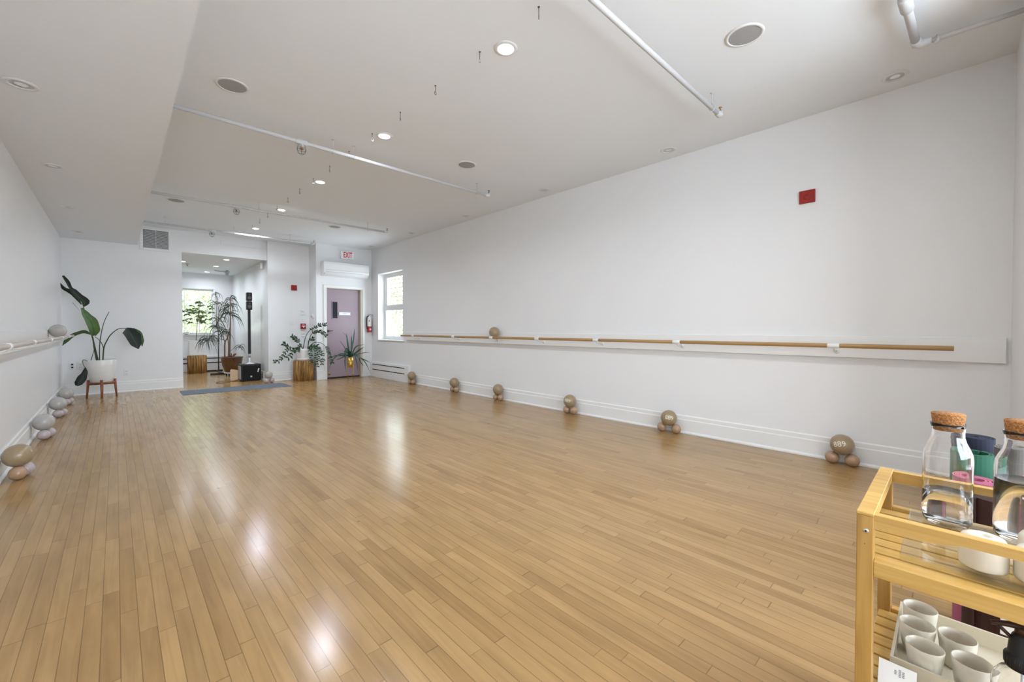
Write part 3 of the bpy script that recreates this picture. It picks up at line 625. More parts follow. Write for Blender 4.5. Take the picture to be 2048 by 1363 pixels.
# hooks
def hook():
    t = thing('ceiling_hook', 'small dark eye hook', 'hook', (1.815, 1.69, ZC), 'line of dark eye hooks in the ceiling')
    x, y = 1.815, 1.69
    build('plate', MB().lathe([(0.0005, ZC-0.005), (0.006, ZC-0.004), (0.007, ZC-0.0005)], (x, y, 0), 12), M['dark_metal'], t)
    m = MB(); m.tube([(x, y, ZC-0.002), (x, y, ZC-0.050)], 0.0022, 6)
    ring = [(x + 0.010*math.sin(a)*0.75, y + 0.010*math.sin(a)*0.65, ZC-0.060 + 0.011*math.cos(a)) for a in [i*2*PI/14*0.93 for i in range(15)]]
    m.tube(ring, 0.0022, 6)
    build('eye', m, M['wire'], t)
    return t
hk = hook()
hy = [1.69, 2.236, 2.78, 3.33, 3.88, 4.43, 4.985, 5.535, 6.07, 6.60, 7.16, 7.71, 8.23, 8.76]
hn = ['nearest', 'second', 'third', 'fourth', 'fifth', 'sixth', 'seventh', 'eighth', 'ninth', 'tenth', 'eleventh', 'twelfth', 'thirteenth', 'farthest']
hk['label'] = 'small dark eye hook in the ceiling, nearest of the long line'
for i in range(1, 14):
    dup(hk, (1.815, hy[i], ZC), 'small dark eye hook in the ceiling, %s in the line counted from the camera' % hn[i], rotz=random.uniform(-0.5, 0.5))

# sprinkler pipes
def hanger(m, x, y, zp, r=0.0035):
    m.tube([(x, y, ZC-0.001), (x, y, zp+0.03)], r, 6)
    m.lathe([(0.001, ZC-0.004), (0.014, ZC-0.003), (0.015, ZC-0.0005)], (x, y, 0), 12)
    for sg_ in (-1, 1): m.tube([(x, y, zp+0.035), (x, y+sg_*0.018, zp+0.012), (x, y+sg_*0.020, zp-0.006), (x, y+sg_*0.010, zp-0.022), (x, y, zp-0.026)], 0.003, 6)
def cage(t, x, y, zp, red=False):
    b = build('sprinkler_head', MB().lathe([(0.001, zp-0.02), (0.012, zp-0.02), (0.012, zp-0.045), (0.008, zp-0.05), (0.008, zp-0.062), (0.018, zp-0.064), (0.018, zp-0.067), (0.001, zp-0.067)], (x, y, 0), 14), M['brass'] if red else M['dark_metal'], t)
    build('bulb', MB().tube([(x, y, zp-0.046), (x, y, zp-0.062)], 0.004, 8), M['bulb_red'], b, t['_o'])
    m = MB()
    for k in range(6):
        a = k*PI/3+0.2; c, s_ = math.cos(a), math.sin(a)
        m.tube([(x+c*0.012, y+s_*0.012, zp-0.03), (x+c*0.036, y+s_*0.036, zp-0.038), (x+c*0.040, y+s_*0.040, zp-0.07), (x+c*0.034, y+s_*0.034, zp-0.098), (x+c*0.016, y+s_*0.016, zp-0.112)], 0.0018, 5)
    for rr, zz in ((0.0165, 0.112), (0.040, 0.072)):
        m.tube([(x+rr*math.cos(a), y+rr*math.sin(a), zp-zz) for a in [i*2*PI/20 for i in range(21)]], 0.0018, 5, cap=False)
    build('wire_cage', m, M['wire'], t)
def pipe(x0, x1, y, zp, r, hangers, cages, label, ends=True, up=True):
    t = thing('sprinkler_pipe', label, 'pipe', (x1, y, zp), 'painted sprinkler pipes')
    m = MB(); m.tube([(x0, y, zp), (x1, y, zp)], r, 14)
    for xc in cages:
        m.tube([(xc-0.055, y, zp), (xc-0.05, y, zp), (xc+0.05, y, zp), (xc+0.055, y, zp)], [r, r*1.4, r*1.4, r], 14)
        m.lathe([(r*1.25, zp-0.01), (r*1.25, zp-0.032), (r*1.5, zp-0.034), (r*1.5, zp-0.044), (0.001, zp-0.046)], (xc, y, 0), 14)
    m.tube([(x1-0.05, y, zp), (x1-0.045, y, zp), (x1, y, zp), (x1+0.014, y, zp+0.006), (x1+0.018, y, zp+0.02), (x1+0.018, y, zp+0.034)], [r, r*1.3, r*1.4, r*1.3, r*1.15, r*1.1], 14)
    build('tube', m, M['pipe'], t)
    for hx in hangers:
        m = MB(); hanger(m, hx, y, zp); build('hanger', m, M['pipe'], t)
    if up:
        xe = x1+0.018
        build('end_sprinkler', MB().lathe([(0.001, zp+0.033), (0.009, zp+0.034), (0.009, zp+0.046), (0.0045, zp+0.048), (0.0045, zp+0.060), (0.014, zp+0.064), (0.014, zp+0.068), (0.001, zp+0.070)], (xe, y, 0), 14), M['dark_metal'] if y > 2 else M['brass'], t)
    for i, xc in enumerate(cages): cage(t, xc, y, zp, red=(y < 5))
    return t
pipe(XS-0.05, 3.60, 4.27, 2.895, 0.017, (1.588, 1.80, 3.41), (1.295,), 'white ceiling pipe with a caged sprinkler, nearest of the three caged pipes')
pipe(XS-0.05, 3.61, 7.16, 2.895, 0.017, (1.574, 3.26), (1.285,), 'white ceiling pipe with a caged sprinkler, middle of the three caged pipes')
pipe(XS-0.05, 2.99, 9.16, 2.89, 0.017, (0.62, 1.60, 2.55), (1.266,), 'white ceiling pipe with a caged sprinkler, farthest, close to the back wall')
pipe(1.20, 3.63, 1.35, 2.89, 0.017, (3.476,), (), 'white ceiling pipe ending in a brass sprinkler above the middle of the right wall')
t = thing('elbow_pipe', 'white painted pipe turning a corner at the top right of the ceiling', 'pipe', (3.75, 0.18, 2.95))
m = MB(); m.tube([(3.0, 0.215, 2.95), (3.70, 0.19, 2.95)], 0.022, 12); m.tube([(3.17, 0.21, 2.95), (3.18, 0.21, 2.95), (3.30, 0.205, 2.95), (3.31, 0.205, 2.95)], [0.02, 0.031, 0.031, 0.02], 12)
m.tube([(3.69, 0.19, 2.95), (3.735, 0.185, 2.95), (3.757, 0.165, 2.95), (3.762, 0.12, 2.95)], [0.026, 0.028, 0.026, 0.02], 12)
build('main_run', m, M['pipe'], t)
m = MB(); m.tube([(3.762, 0.14, 2.95), (3.79, -0.275, 2.95)], 0.014, 12); m.tube([(3.764, 0.10, 2.95), (3.765, 0.10, 2.95), (3.766, 0.085, 2.95)], [0.02, 0.026, 0.02], 10)
build('side_run', m, M['pipe'], t)
for xx in (3.1,): m = MB(); hanger(m, xx, 0.21, 2.95); build('hanger', m, M['pipe'], t)

# ================================================================== WALL THINGS
def plate(name, label, cat, x0, x1, z0, z1, y, mt='white_plastic', t_=0.008, group=None):
    t = thing(name, label, cat, ((x0+x1)/2, y, (z0+z1)/2), group)
    build('plate', MB().bev(x0, x1, y-t_, y, z0, z1, 0.003, 1), M[mt], t)
    return t
# duct grille
t = thing('duct_grille', 'white louvred duct grille high on the back wall', 'vent', (0.55, YB, 2.78))
vx0, vx1, vz0, vz1 = 0.375, 0.735, 2.615, 2.945
m = MB(); m.bev(vx0-0.045, vx0, YB-0.012, YB, vz0-0.045, vz1+0.045, 0.003, 1); m.bev(vx1, vx1+0.045, YB-0.012, YB, vz0-0.045, vz1+0.045, 0.003, 1)
m.bev(vx0, vx1, YB-0.012, YB, vz0-0.045, vz0, 0.003, 1); m.bev(vx0, vx1, YB-0.012, YB, vz1, vz1+0.045, 0.003, 1)
build('frame', m, M['trim'], t)
build('dark_backing', MB().box(vx0, vx1, YB-0.003, YB-0.001, vz0, vz1), M['black_slot'], t)
m = MB()
for i in range(20):
    z = vz0 + 0.006 + i*(vz1-vz0-0.008)/20
    m.add([(vx0, YB-0.003, z+0.008), (vx1, YB-0.003, z+0.008), (vx1, YB-0.011, z), (vx0, YB-0.011, z), (vx0, YB-0.003, z+0.0055), (vx1, YB-0.003, z+0.0055), (vx1, YB-0.011, z-0.002), (vx0, YB-0.011, z-0.002)], [(0,1,2,3), (7,6,5,4), (3,2,6,7), (0,4,5,1), (0,3,7,4), (1,5,6,2)])
m.box((vx0+vx1)/2-0.003, (vx0+vx1)/2+0.003, YB-0.013, YB-0.004, vz0, vz1)
build('louvres', m, M['trim'], t)
# access panel
t = thing('access_panel', 'faint white access panel on the wall above the opening', 'panel', (1.95, YB, 2.91))
build('panel', MB().bev(1.55, XJ-0.01, YB-0.004, YB, 2.83, 2.985, 0.002, 1), M['wall'], t)

# red plates
def red_plate(loc, axis, w, h, label):
    t = thing('alarm_plate', label, 'alarm', loc, 'red alarm plates on the walls')
    x, y, z = loc
    if axis == 'x':
        build('plate', MB().bev(x-0.022, x, y-w/2, y+w/2, z-h/2, z+h/2, 0.004, 2), M['red'], t)
        m = MB(); m.lathe([(0.001, x-0.026), (0.02, x-0.026), (0.024, x-0.022)], (0, y+0.005, z-0.004), 20, 'x')
    else:
        build('plate', MB().bev(x-w/2, x+w/2, y-0.022, y, z-h/2, z+h/2, 0.004, 2), M['red'], t)
        m = MB(); m.lathe([(0.001, y-0.026), (0.02, y-0.026), (0.024, y-0.022)], (x+0.005, 0, z-0.004), 20, 'y')
    build('sounder', m, M['red'], t)
red_plate((XR, 0.91, 2.30), 'x', 0.118, 0.112, 'square red alarm plate high on the long right wall')
red_plate((2.885, YP, 2.04), 'y', 0.118, 0.118, 'square red alarm plate on the wall between the opening and the door')

# exit sign
t = thing('exit_sign', 'white exit sign with red letters above the air conditioner', 'sign', (3.88, YD, 2.81))
build('box', MB().bev(3.728, 4.03, YD-0.06, YD, 2.725, 2.90, 0.006, 2), M['exit_face'], t)
v, f = text_mesh('EXIT', 0.16, 0.62, 0.0, 0.004)
m = MB(); m.add([(3.885+x, YD-0.0612, 2.812+y*1.12) for x, y, z in v], f)
build('letters', m, M['exit_red'], t, fix=False)
# air conditioner
t = thing('air_conditioner', 'white wall-mounted air conditioner above the door', 'air conditioner', (3.87, YD, 2.45))
ax0, ax1 = 3.30, 4.32
prof = [(YD, 2.60), (YD-0.13, 2.615), (YD-0.205, 2.60), (YD-0.215, 2.55), (YD-0.215, 2.42), (YD-0.200, 2.375), (YD-0.14, 2.325), (YD-0.08, 2.30), (YD, 2.30)]
m = MB(); m.prism(prof, ax0, ax1, 'x')
build('housing', m, M['white_plastic'], t)
m = MB(); m.box(ax0+0.03, ax1-0.03, YD-0.2165, YD-0.212, 2.425, 2.430)
build('seam', m, M['grey_plastic'], t)
m = MB(); m.add([(ax0+0.05, YD-0.203, 2.378), (ax1-0.14, YD-0.203, 2.378), (ax1-0.17, YD-0.150, 2.328), (ax0+0.02, YD-0.150, 2.328), (ax0+0.05, YD-0.208, 2.383), (ax1-0.14, YD-0.208, 2.383), (ax1-0.17, YD-0.156, 2.320), (ax0+0.02, YD-0.156, 2.320)], [(0,1,2,3), (7,6,5,4), (0,4,5,1), (3,2,6,7), (0,3,7,4), (1,5,6,2)])
build('air_flap', m, M['lamp_trim'], t)
m = MB(); m.box(ax0+0.04, ax1-0.16, YD-0.159, YD-0.157, 2.317, 2.321); m.box(ax0+0.04, ax1-0.14, YD-0.212, YD-0.207, 2.381, 2.384)
build('flap_gap', m, M['grey_plastic'], t)

# thermostat, keypad, switch, call plate, pull station
xt, yt, zt_ = 3.205, 9.87, 1.405
t = thing('thermostat', 'round white thermostat on the side face left of the door wall', 'thermostat', (xt, yt, zt_))
build('dial', MB().lathe([(0.001, xt-0.028), (0.042, xt-0.026), (0.046, xt-0.012), (0.058, xt-0.010), (0.060, xt)], (0, yt, zt_), 32, 'x'), M['white_plastic'], t)
build('display', MB().lathe([(0.001, xt-0.031), (0.013, xt-0.030), (0.014, xt-0.027)], (0, yt, zt_), 16, 'x'), M['black_plastic'], t)
t = plate('intercom', 'small white intercom box above the red pull station', 'intercom', 3.02, 3.09, 1.445, 1.545, YP, t_=0.02)
m = MB()
for i in range(4): m.box(3.035, 3.075, YP-0.0215, YP-0.0195, 1.50+i*0.009, 1.503+i*0.009)
build('vents', m, M['grey_plastic'], t)
t = plate('light_switch', 'white double light switch right of the opening', 'switch', 2.80, 2.90, 1.22, 1.34, YP)
for xx in (2.825, 2.856): build('rocker', MB().bev(xx, xx+0.022, YP-0.012, YP-0.007, 1.25, 1.31, 0.002, 1), M['white_plastic'], t)
t = plate('key_switch', 'tiny white key switch right above the red pull station', 'switch', 3.035, 3.075, 1.30, 1.345, YP)
build('keyhole', MB().lathe([(0.001, YP-0.011), (0.006, YP-0.010), (0.007, YP-0.007)], (3.055, 0, 1.325), 12, 'y'), M['grey_plastic'], t)
t = thing('pull_station', 'red fire alarm pull station with a white T handle', 'alarm', (3.065, YP, 1.18))
build('box', MB().bev(3.012, 3.118, YP-0.045, YP, 1.120, 1.245, 0.005, 2), M['red'], t)
m = MB(); m.bev(3.030, 3.100, YP-0.056, YP-0.046, 1.180, 1.198, 0.002, 1); m.bev(3.058, 3.074, YP-0.056, YP-0.046, 1.150, 1.181, 0.002, 1)
build('handle', m, M['white_label'], t)
v, f = text_mesh('FIRE', 0.028, 0.9)
build('lettering', MB().add([(3.065+x, YP-0.0462, 1.222+y) for x, y, z in v], f), M['white_label'], t, fix=False)
t = thing('fire_notice', 'narrow notice with red and grey text lines below the pull station', 'notice', (3.065, YP, 1.02))
build('sheet', MB().box(3.015, 3.115, YP-0.003, YP, 0.93, 1.105), M['white_label'], t)
build('grey_line', MB().box(3.022, 3.108, YP-0.0042, YP-0.0028, 1.085, 1.094), M['print_grey'], t)
m = MB(); m.box(3.024, 3.108, YP-0.0042, YP-0.0028, 1.010, 1.017); m.box(3.024, 3.108, YP-0.0042, YP-0.0028, 0.945, 0.952)
build('red_line', m, M['red'], t)

# outlets
def outlet(x, z, y, label, dark=False):
    t = plate('wall_outlet', label, 'outlet', x-0.038, x+0.038, z-0.060, z+0.060, y, group='outlets on the back wall')
    m = MB()
    for dz in (-0.024, 0.024): m.bev(x-0.018, x+0.018, y-0.0105, y-0.007, z+dz-0.016, z+dz+0.016, 0.002, 1)
    s_ = build('sockets', m, M['white_plastic'], t)
    m = MB()
    for dz in (-0.024, 0.024):
        if dark: m.box(x-0.012, x+0.012, y-0.022, y-0.010, z+dz-0.012, z+dz+0.012)
        else:
            m.box(x-0.009, x-0.006, y-0.0112, y-0.010, z+dz-0.007, z+dz+0.007); m.box(x+0.006, x+0.009, y-0.0112, y-0.010, z+dz-0.007, z+dz+0.007)
    build('plugs' if dark else 'slots', m, M['black_slot'], t)
outlet(-0.54, 0.505, YB, 'white wall outlet holding two black plugs, left of the white pot', True)
outlet(-0.445, 0.500, YB, 'white wall outlet just left of the white pot')
outlet(0.130, 0.345, YB, 'white wall outlet right of the white pot')

# junction box in far room + far sprinkler
t = thing('junction_box', 'small grey box fixed high on the side wall of the opening', 'junction box', (XJ, 10.49, 2.51))
build('body', MB().bev(XJ-0.07, XJ, 10.42, 10.52, 2.44, 2.57, 0.01, 2), M['white_plastic'], t)
build('dark_edge', MB().box(XJ-0.035, XJ-0.008, 10.412, 10.421, 2.445, 2.56), M['grey_plastic'], t)
t = thing('ceiling_sprinkler', 'single small sprinkler in the far room ceiling', 'sprinkler', (1.19, 11.94, 2.60))
build('head', MB().lathe([(0.001, 2.545), (0.02, 2.546), (0.02, 2.55), (0.008, 2.552), (0.008, 2.58), (0.03, 2.59), (0.032, 2.60)], (1.19, 11.94, 0), 16), M['grey_plastic'], t)
t = thing('projector_bracket', 'small grey bracket on the far room ceiling near the corner', 'bracket', (2.06, 12.7, 2.60))
m = MB(); m.bev(1.80, 2.02, 12.69, 12.72, 2.565, 2.585, 0.003, 1); m.tube([(2.06, 12.7, 2.60), (2.06, 12.7, 2.53)], 0.02, 10); m.bev(2.01, 2.11, 12.66, 12.74, 2.54, 2.585, 0.004, 1); m.bev(2.03, 2.09, 12.67, 12.73, 2.48, 2.54, 0.004, 1)
build('arm', m, M['grey_plastic'], t)

# baseboard heaters
t = thing('baseboard_heater', 'white baseboard heater with two black slots under the right window', 'heater', (XR, 8.6, 0.03))
hy0, hy1 = 7.83, 9.60
m = MB(); m.prism([(XR, 0.0), (XR-0.055, 0.0), (XR-0.055, 0.30), (XR-0.045, 0.345), (XR, 0.355)], hy0, hy1, 'y')
build('cover', m, M['trim'], t)
m = MB(); m.box(XR-0.0575, XR-0.054, hy0+0.15, hy1-0.10, 0.285, 0.302); m.box(XR-0.0575, XR-0.054, hy0+0.15, hy1-0.10, 0.165, 0.182)
build('slots', m, M['black_slot'], t)
build('end_cap', MB().bev(XR-0.062, XR, hy0-0.01, hy0+0.06, 0.0, 0.36, 0.003, 1), M['trim'], t)
t = thing('baseboard_heater', 'white baseboard heater with black slots under the far grid window', 'heater', (1.2, YR2, 0.03))
build('cover', MB().bev(0.3, 2.2, YR2-0.06, YR2, 0.0, 0.40, 0.006, 1), M['trim'], t)
m = MB(); m.box(0.33, 2.17, YR2-0.0625, YR2-0.058, 0.325, 0.350); m.box(0.33, 2.17, YR2-0.0625, YR2-0.058, 0.205, 0.230)
build('slots', m, M['black_slot'], t)

# fire extinguisher
ex, ey = 4.385, YD-0.07
t = thing('fire_extinguisher', 'white fire extinguisher with a red label beside the door', 'fire extinguisher', (ex, YD, 1.2))
build('cylinder', MB().lathe([(0.001, 1.04), (0.045, 1.04), (0.052, 1.05), (0.052, 1.36), (0.045, 1.39), (0.025, 1.41), (0.018, 1.43), (0.001, 1.43)], (ex, ey, 0), 28), M['ext_body'], t)
lb = build('red_label', MB().lathe([(0.0528, 1.045), (0.0528, 1.185)], (ex, ey, 0), 28), M['red_label'], t)
m = MB(); m.box(ex-0.024, ex+0.030, ey-0.0565, ey-0.050, 1.108, 1.124); m.box(ex-0.005, ex+0.011, ey-0.0565, ey-0.050, 1.088, 1.144)
build('white_cross', m, M['white_label'], lb, t['_o'])
m = MB(); m.prism([(ex-0.035, 1.30), (ex-0.012, 1.30), (ex-0.020, 1.345)], ey-0.056, ey-0.04)
build('tag_label', m, M['red_label'], t)
m = MB(); m.tube([(ex, ey, 1.42), (ex, ey, 1.46)], 0.014, 10); m.tube([(ex-0.01, ey, 1.455), (ex+0.05, ey-0.02, 1.45), (ex+0.085, ey-0.02, 1.43)], 0.007, 8); m.tube([(ex-0.01, ey, 1.47), (ex+0.04, ey-0.02, 1.475), (ex+0.08, ey-0.03, 1.465)], 0.006, 8)
m.tube([(ex-0.015, ey-0.01, 1.46), (ex-0.03, ey-0.01, 1.485)], 0.006, 8)
build('valve_handle', m, M['steel'], t)
build('hose', MB().tube(spline([(ex-0.01, ey, 1.44), (ex-0.055, ey-0.01, 1.41), (ex-0.068, ey-0.01, 1.34), (ex-0.066, ey-0.01, 1.22), (ex-0.060, ey-0.01, 1.12)]), 0.010, 8), M['black_plastic'], t)
build('wall_bracket', MB().box(ex-0.03, ex+0.03, ey+0.045, YD, 1.15, 1.35), M['steel'], t)

# ================================================================== BARRES
def barre(xrod, xw, z, y0, y1, sleeves, wood, label):
    t = thing('ballet_barre', label, 'barre', (xrod, (y0+y1)/2, z), 'wall barres')
    sd = 1 if xw > xrod else -1
    ys = [y0] + sleeves + [y1]
    for a, b in zip(ys[:-1], ys[1:]):
        build('rod', MB().tube([(xrod, a, z), (xrod, a+0.004, z), (xrod, b-0.004, z), (xrod, b, z)], [0.016, 0.018, 0.018, 0.016], 16), wood, t)
    for s_ in sleeves:
        sl = build('sleeve', MB().tube([(xrod, s_-0.04, z), (xrod, s_-0.038, z), (xrod, s_+0.038, z), (xrod, s_+0.04, z)], [0.019, 0.0215, 0.0215, 0.019], 18), M['white_plastic'], t)
        m = MB(); m.tube([(xrod, s_, z-0.012), (xrod+sd*0.02, s_, z-0.032), (xrod+sd*0.06, s_, z-0.046), (xw-sd*0.008, s_, z-0.048)], 0.0065, 8)
        m.lathe([(0.001, xw-sd*0.010), (0.020, xw-sd*0.009), (0.023, xw)] , (0, s_, z-0.048), 18, 'x')
        build('bracket', m, M['white_plastic'], sl, t['_o'])
    return t
barre(4.31, XR-0.022, 0.990, 0.0, 7.93, [0.686, 2.02, 3.045, 4.04, 5.03, 6.06, 7.43], M['barre_wood'], 'long wooden barre on white brackets along the right wall')
barre(-0.49, XL+0.022, 1.020, -1.2, 9.52, [0.6, 2.0, 3.2, 4.05, 5.13, 6.35, 7.55, 8.6], M['barre_sheen'], 'wooden barre, whitened by painted sheen, with white sleeves along the left wall')

# ================================================================== BALLS
RB, RS = 0.084, 0.050
def ball(x, y, z, r, label, big, pale=False, num=None, group=None):
    key = ('ball' if big else 'small_ball') if not pale else ('ball_pale' if big else 'small_pale')
    o = build('exercise_ball' if big else 'weighted_ball', MB().sphere((x, y, z), r, 40 if big else 28), M[key], None, (x, y, z))
    tag(o, label, 'ball', group)
    if num:
        az, el, rot, txt = num
        v, f = text_mesh(txt, r*0.75)
        c, s_ = math.cos(rot), math.sin(rot)
        n_ = Vector((math.cos(el)*math.cos(az), math.cos(el)*math.sin(az), math.sin(el)))
        rt = Vector((-math.sin(az), math.cos(az), 0)); up = n_.cross(rt)
        vv = []
        for a, b, _ in v:
            a, b = a*c - b*s_, a*s_ + b*c
            p = (n_*r + rt*a + up*b).normalized()*(r+0.0006); vv.append((x+p.x, y+p.y, z+p.z))
        build('printed_number', MB().add(vv, f), M['print'], o, (x, y, z), fix=False)
    # inflation valve
    if not big:
        a = random.uniform(0, 6.28)
        p = Vector((math.cos(a)*0.8, math.sin(a)*0.6, 0.5)).normalized()*(r*0.995)
    return o
def az_to_cam(x, y, z):
    d = Vector((0, 0, 1.13)) - Vector((x, y, z)); return math.atan2(d.y, d.x), math.asin(d.z/d.length)
rightY = [7.60, 6.12, 4.94, 3.50, 2.13, 0.63]
rn = ['farthest', 'second farthest', 'third farthest', 'third nearest', 'second nearest', 'nearest']
gaps = [0.052, 0.052, 0.052, 0.056, 0.080, 0.066]
for i, y in enumerate(rightY):
    a = gaps[i]
    xs_ = XR - 0.034 - RS - 0.012
    zb = RS + math.sqrt((RB+RS)**2 - a*a - 0.01**2) + 0.0015
    x_b = XR - 0.020 - RB
    ang, el = az_to_cam(x_b, y, zb)
    num = None
    if i == 5: num = (ang-0.22, el+0.0, 0.25, '889')
    if i == 4: num = (ang+0.05, el+0.0, -0.12, '889')
    if i == 3: num = (ang-0.45, el+0.0, -0.2, '889')
    ball(x_b, y, zb, RB, 'large olive-tan exercise ball on two small balls along the right wall, %s stack' % rn[i], True, num=num, group='large balls along the right wall')
    ball(xs_, y-a, RS, RS, 'small tan ball under the large one, right ball of the %s right-wall stack' % rn[i], False, group='small balls along the right wall')
    ball(xs_-0.004, y+a, RS, RS, 'small tan ball under the large one, left ball of the %s right-wall stack' % rn[i], False, group='small balls along the right wall')
ln_ = ['nearest', 'second nearest', 'third nearest', 'farthest']
for i, y in enumerate([4.86, 6.42, 7.88, 9.06]):
    a = 0.056
    xs_ = XL + 0.034 + RS + 0.025
    x_b = XL + 0.022 + RB
    zb = RS + math.sqrt((RB+RS)**2 - a*a - (x_b-xs_)**2)
    ball(x_b, y, zb, RB, 'large pale exercise ball on small balls along the left wall, %s stack' % ln_[i], True, pale=(i > 0), group='large balls along the left wall')
    ball(xs_, y-a, RS, RS, 'small pinkish ball in front under the large one, %s left-wall stack' % ln_[i], False, pale=(i > 0), group='small balls along the left wall')
    ball(xs_+0.03, y+a, RS, RS, 'small pinkish ball behind under the large one, %s left-wall stack' % ln_[i], False, pale=True, group='small balls along the left wall')
# balls on the barres
dx = 4.371-4.31; ball(4.371, 5.03, 0.990 + math.sqrt((RB+0.0215)**2 - dx*dx), RB, 'large olive-tan ball wedged behind the right barre', True)
dx = 0.061; ball(XL+0.022+RB, 8.02, 1.02 + math.sqrt((RB+0.018)**2 - dx*dx), RB, 'large pinkish-tan ball resting on the left barre', True, pale=True)
# pyramid by the opening
yy = 9.86
ball(2.262, yy-0.02, RS, RS, 'small pale ball by the opening, lower left of the pyramid', False, pale=True, group='balls right of the opening')
ball(2.372, yy, RS, RS, 'small pale ball by the opening, lower right of the pyramid', False, pale=True, group='balls right of the opening')
h_ = math.sqrt((0.074+RS)**2 - 0.055**2)
ball(2.317, yy+0.012, RS+h_*1.005, 0.074, 'larger pale ball on top of the pyramid by the opening', True, pale=True, group='balls right of the opening')
# ================================================================== YOGA MAT ON THE FLOOR
t = thing('yoga_mat', 'slate blue yoga mat lying flat in front of the opening', 'mat', (1.66, 9.3, 0))
m = MB()
qa = [(0.812, 8.985), (2.505, 8.965), (2.495, 9.62), (0.825, 9.60)]
m.prism(qa, 0.0, 0.006, 'z')
build('mat_body', m, M['mat_blue'], t)

# ================================================================== PLANTS
def leaf_mesh(mb, mid, W, cup=0.25, k=4, ws=1.0):
    pts = spline(mid, k); n = len(pts); m_ = len(W)
    side0 = None; v = []; f = []
    cols = 7
    view = Vector((0.25, -1, 0.12)).normalized()
    for i, p in enumerate(pts):
        u = i/(n-1)*(m_-1); j = min(int(u), m_-2); fr = u-j
        fr = fr*fr*(3-2*fr)
        wl = (W[j][0]*(1-fr)+W[j+1][0]*fr)*ws; wr = (W[j][1]*(1-fr)+W[j+1][1]*fr)*ws
        t_ = (pts[min(i+1, n-1)]-pts[max(i-1, 0)]).normalized()
        s_ = t_.cross(view).normalized(); nn = s_.cross(t_).normalized()
        for c in range(cols):
            q = (c-(cols-1)/2)/((cols-1)/2)
            w = wl if q < 0 else wr
            v.append(p + s_*(q*w) + nn*(abs(q)**1.3*w*cup))
    for i in range(n-1):
        for c in range(cols-1): f.append((i*cols+c, i*cols+c+1, (i+1)*cols+c+1, (i+1)*cols+c))
    mb.add(v, f, True)
def midrib(mb, mid, r=0.003):
    pts = spline(mid, 4); n = len(pts)
    mb.tube([p + Vector((0, -0.0015, 0)) for p in pts], [r*(1-0.7*i/n) for i in range(n)], 6)

# --- bird of paradise
bx, by = -0.178, 9.62
t = thing('plant_stand', 'reddish teak four-legged plant stand in the left back corner', 'plant stand', (bx, by, 0))
R_ = 0.165
m = MB(); m.lathe([(R_-0.022, 0.262), (R_-0.022, 0.232), (R_-0.006, 0.232), (R_-0.006, 0.262)], (bx, by, 0), 40, closed=True); 
build('ring', m, M['walnut'], t)
m = MB(); m.obox((bx, by, 0.225), [(1,0,0),(0,1,0),(0,0,1)], (R_-0.02, 0.013, 0.012)); m.obox((bx, by, 0.225), [(0,1,0),(1,0,0),(0,0,1)], (R_-0.02, 0.013, 0.012))
build('cross_brace', m, M['walnut'], t)
for k in range(4):
    a = k*PI/2 + 0.0
    c, s_ = math.cos(a), math.sin(a)
    m = MB(); m.tube([(bx+c*(R_+0.012), by+s_*(R_+0.012), 0.0), (bx+c*R_, by+s_*R_, 0.15), (bx+c*(R_-0.008), by+s_*(R_-0.008), 0.30)], [0.011, 0.016, 0.018], 12)
    build('leg', m, M['walnut'], t)
pz = 0.240
pt = thing('plant_pot', 'white rippled pot on the teak stand holding the bird of paradise', 'pot', (bx, by, pz))
m = MB(); m.lathe([(0.001, pz), (0.112, pz), (0.130, pz+0.02), (0.160, pz+0.13), (0.180, pz+0.26), (0.190, pz+0.375), (0.186, pz+0.385), (0.176, pz+0.380), (0.170, pz+0.34), (0.001, pz+0.34)], (bx, by, 0), 56)
# the pot stands inside the ring
build('bowl', m, M['pot_ripple'], pt)
build('soil', MB().lathe([(0.001, pz+0.350), (0.168, pz+0.342)], (bx, by, 0), 32), M['soil'], pt)
bp = thing('bird_of_paradise', 'tall bird of paradise plant with broad dark leaves in the white rippled pot', 'plant', (bx, by, pz+0.35))
for i, s_ in enumerate(PL['bop_stems']):
    pts = spline(s_, 5); n = len(pts); r0 = [0.013, 0.012, 0.007, 0.010, 0.008, 0.005, 0.0025][i]
    if i < 6: pts = [Vector((pts[0].x, pts[0].y, pz+0.34))] + pts[1:]
    build('stalk', MB().tube(pts, [r0*(1-0.55*j/n) for j in range(n)], 8), M['stem'], bp)
lm = ['leaf_dark', 'leaf_dark', 'leaf_green', 'leaf_mid', 'leaf_dark', 'leaf_mid']
ll = ['dark folded upper leaf', 'dark lower lobe of the upper leaf', 'bright green upright leaf', 'green leaf arching left', 'dark hanging right leaf', 'torn green edge of the right leaf']
for i, (mid, W) in enumerate(PL['bop_leaves']):
    m = MB(); leaf_mesh(m, mid, W, 0.35, ws=[1.05,1.0,1.25,1.1,1.45,1.35][i]); lf = build('leaf', m, M[lm[i]], bp); lf['label'] = ll[i]
    m = MB(); midrib(m, mid, 0.004); build('midrib', m, M['leaf_mid'], lf, bp['_o'])
m = MB(); leaf_mesh(m, *PL['bop_low'], 0.3, ws=1.3); lf = build('leaf', m, M['leaf_dark'], bp); lf['label'] = 'small dark leaf hanging below the pot rim'
b0 = PL['bop_low'][0][0]
build('stalk', MB().tube(spline([(bx-0.12, by-0.08, pz+0.34), (bx-0.20, by-0.14, pz+0.40), (bx-0.205, by-0.17, pz+0.33), b0]), 0.004, 6), M['stem'], bp)

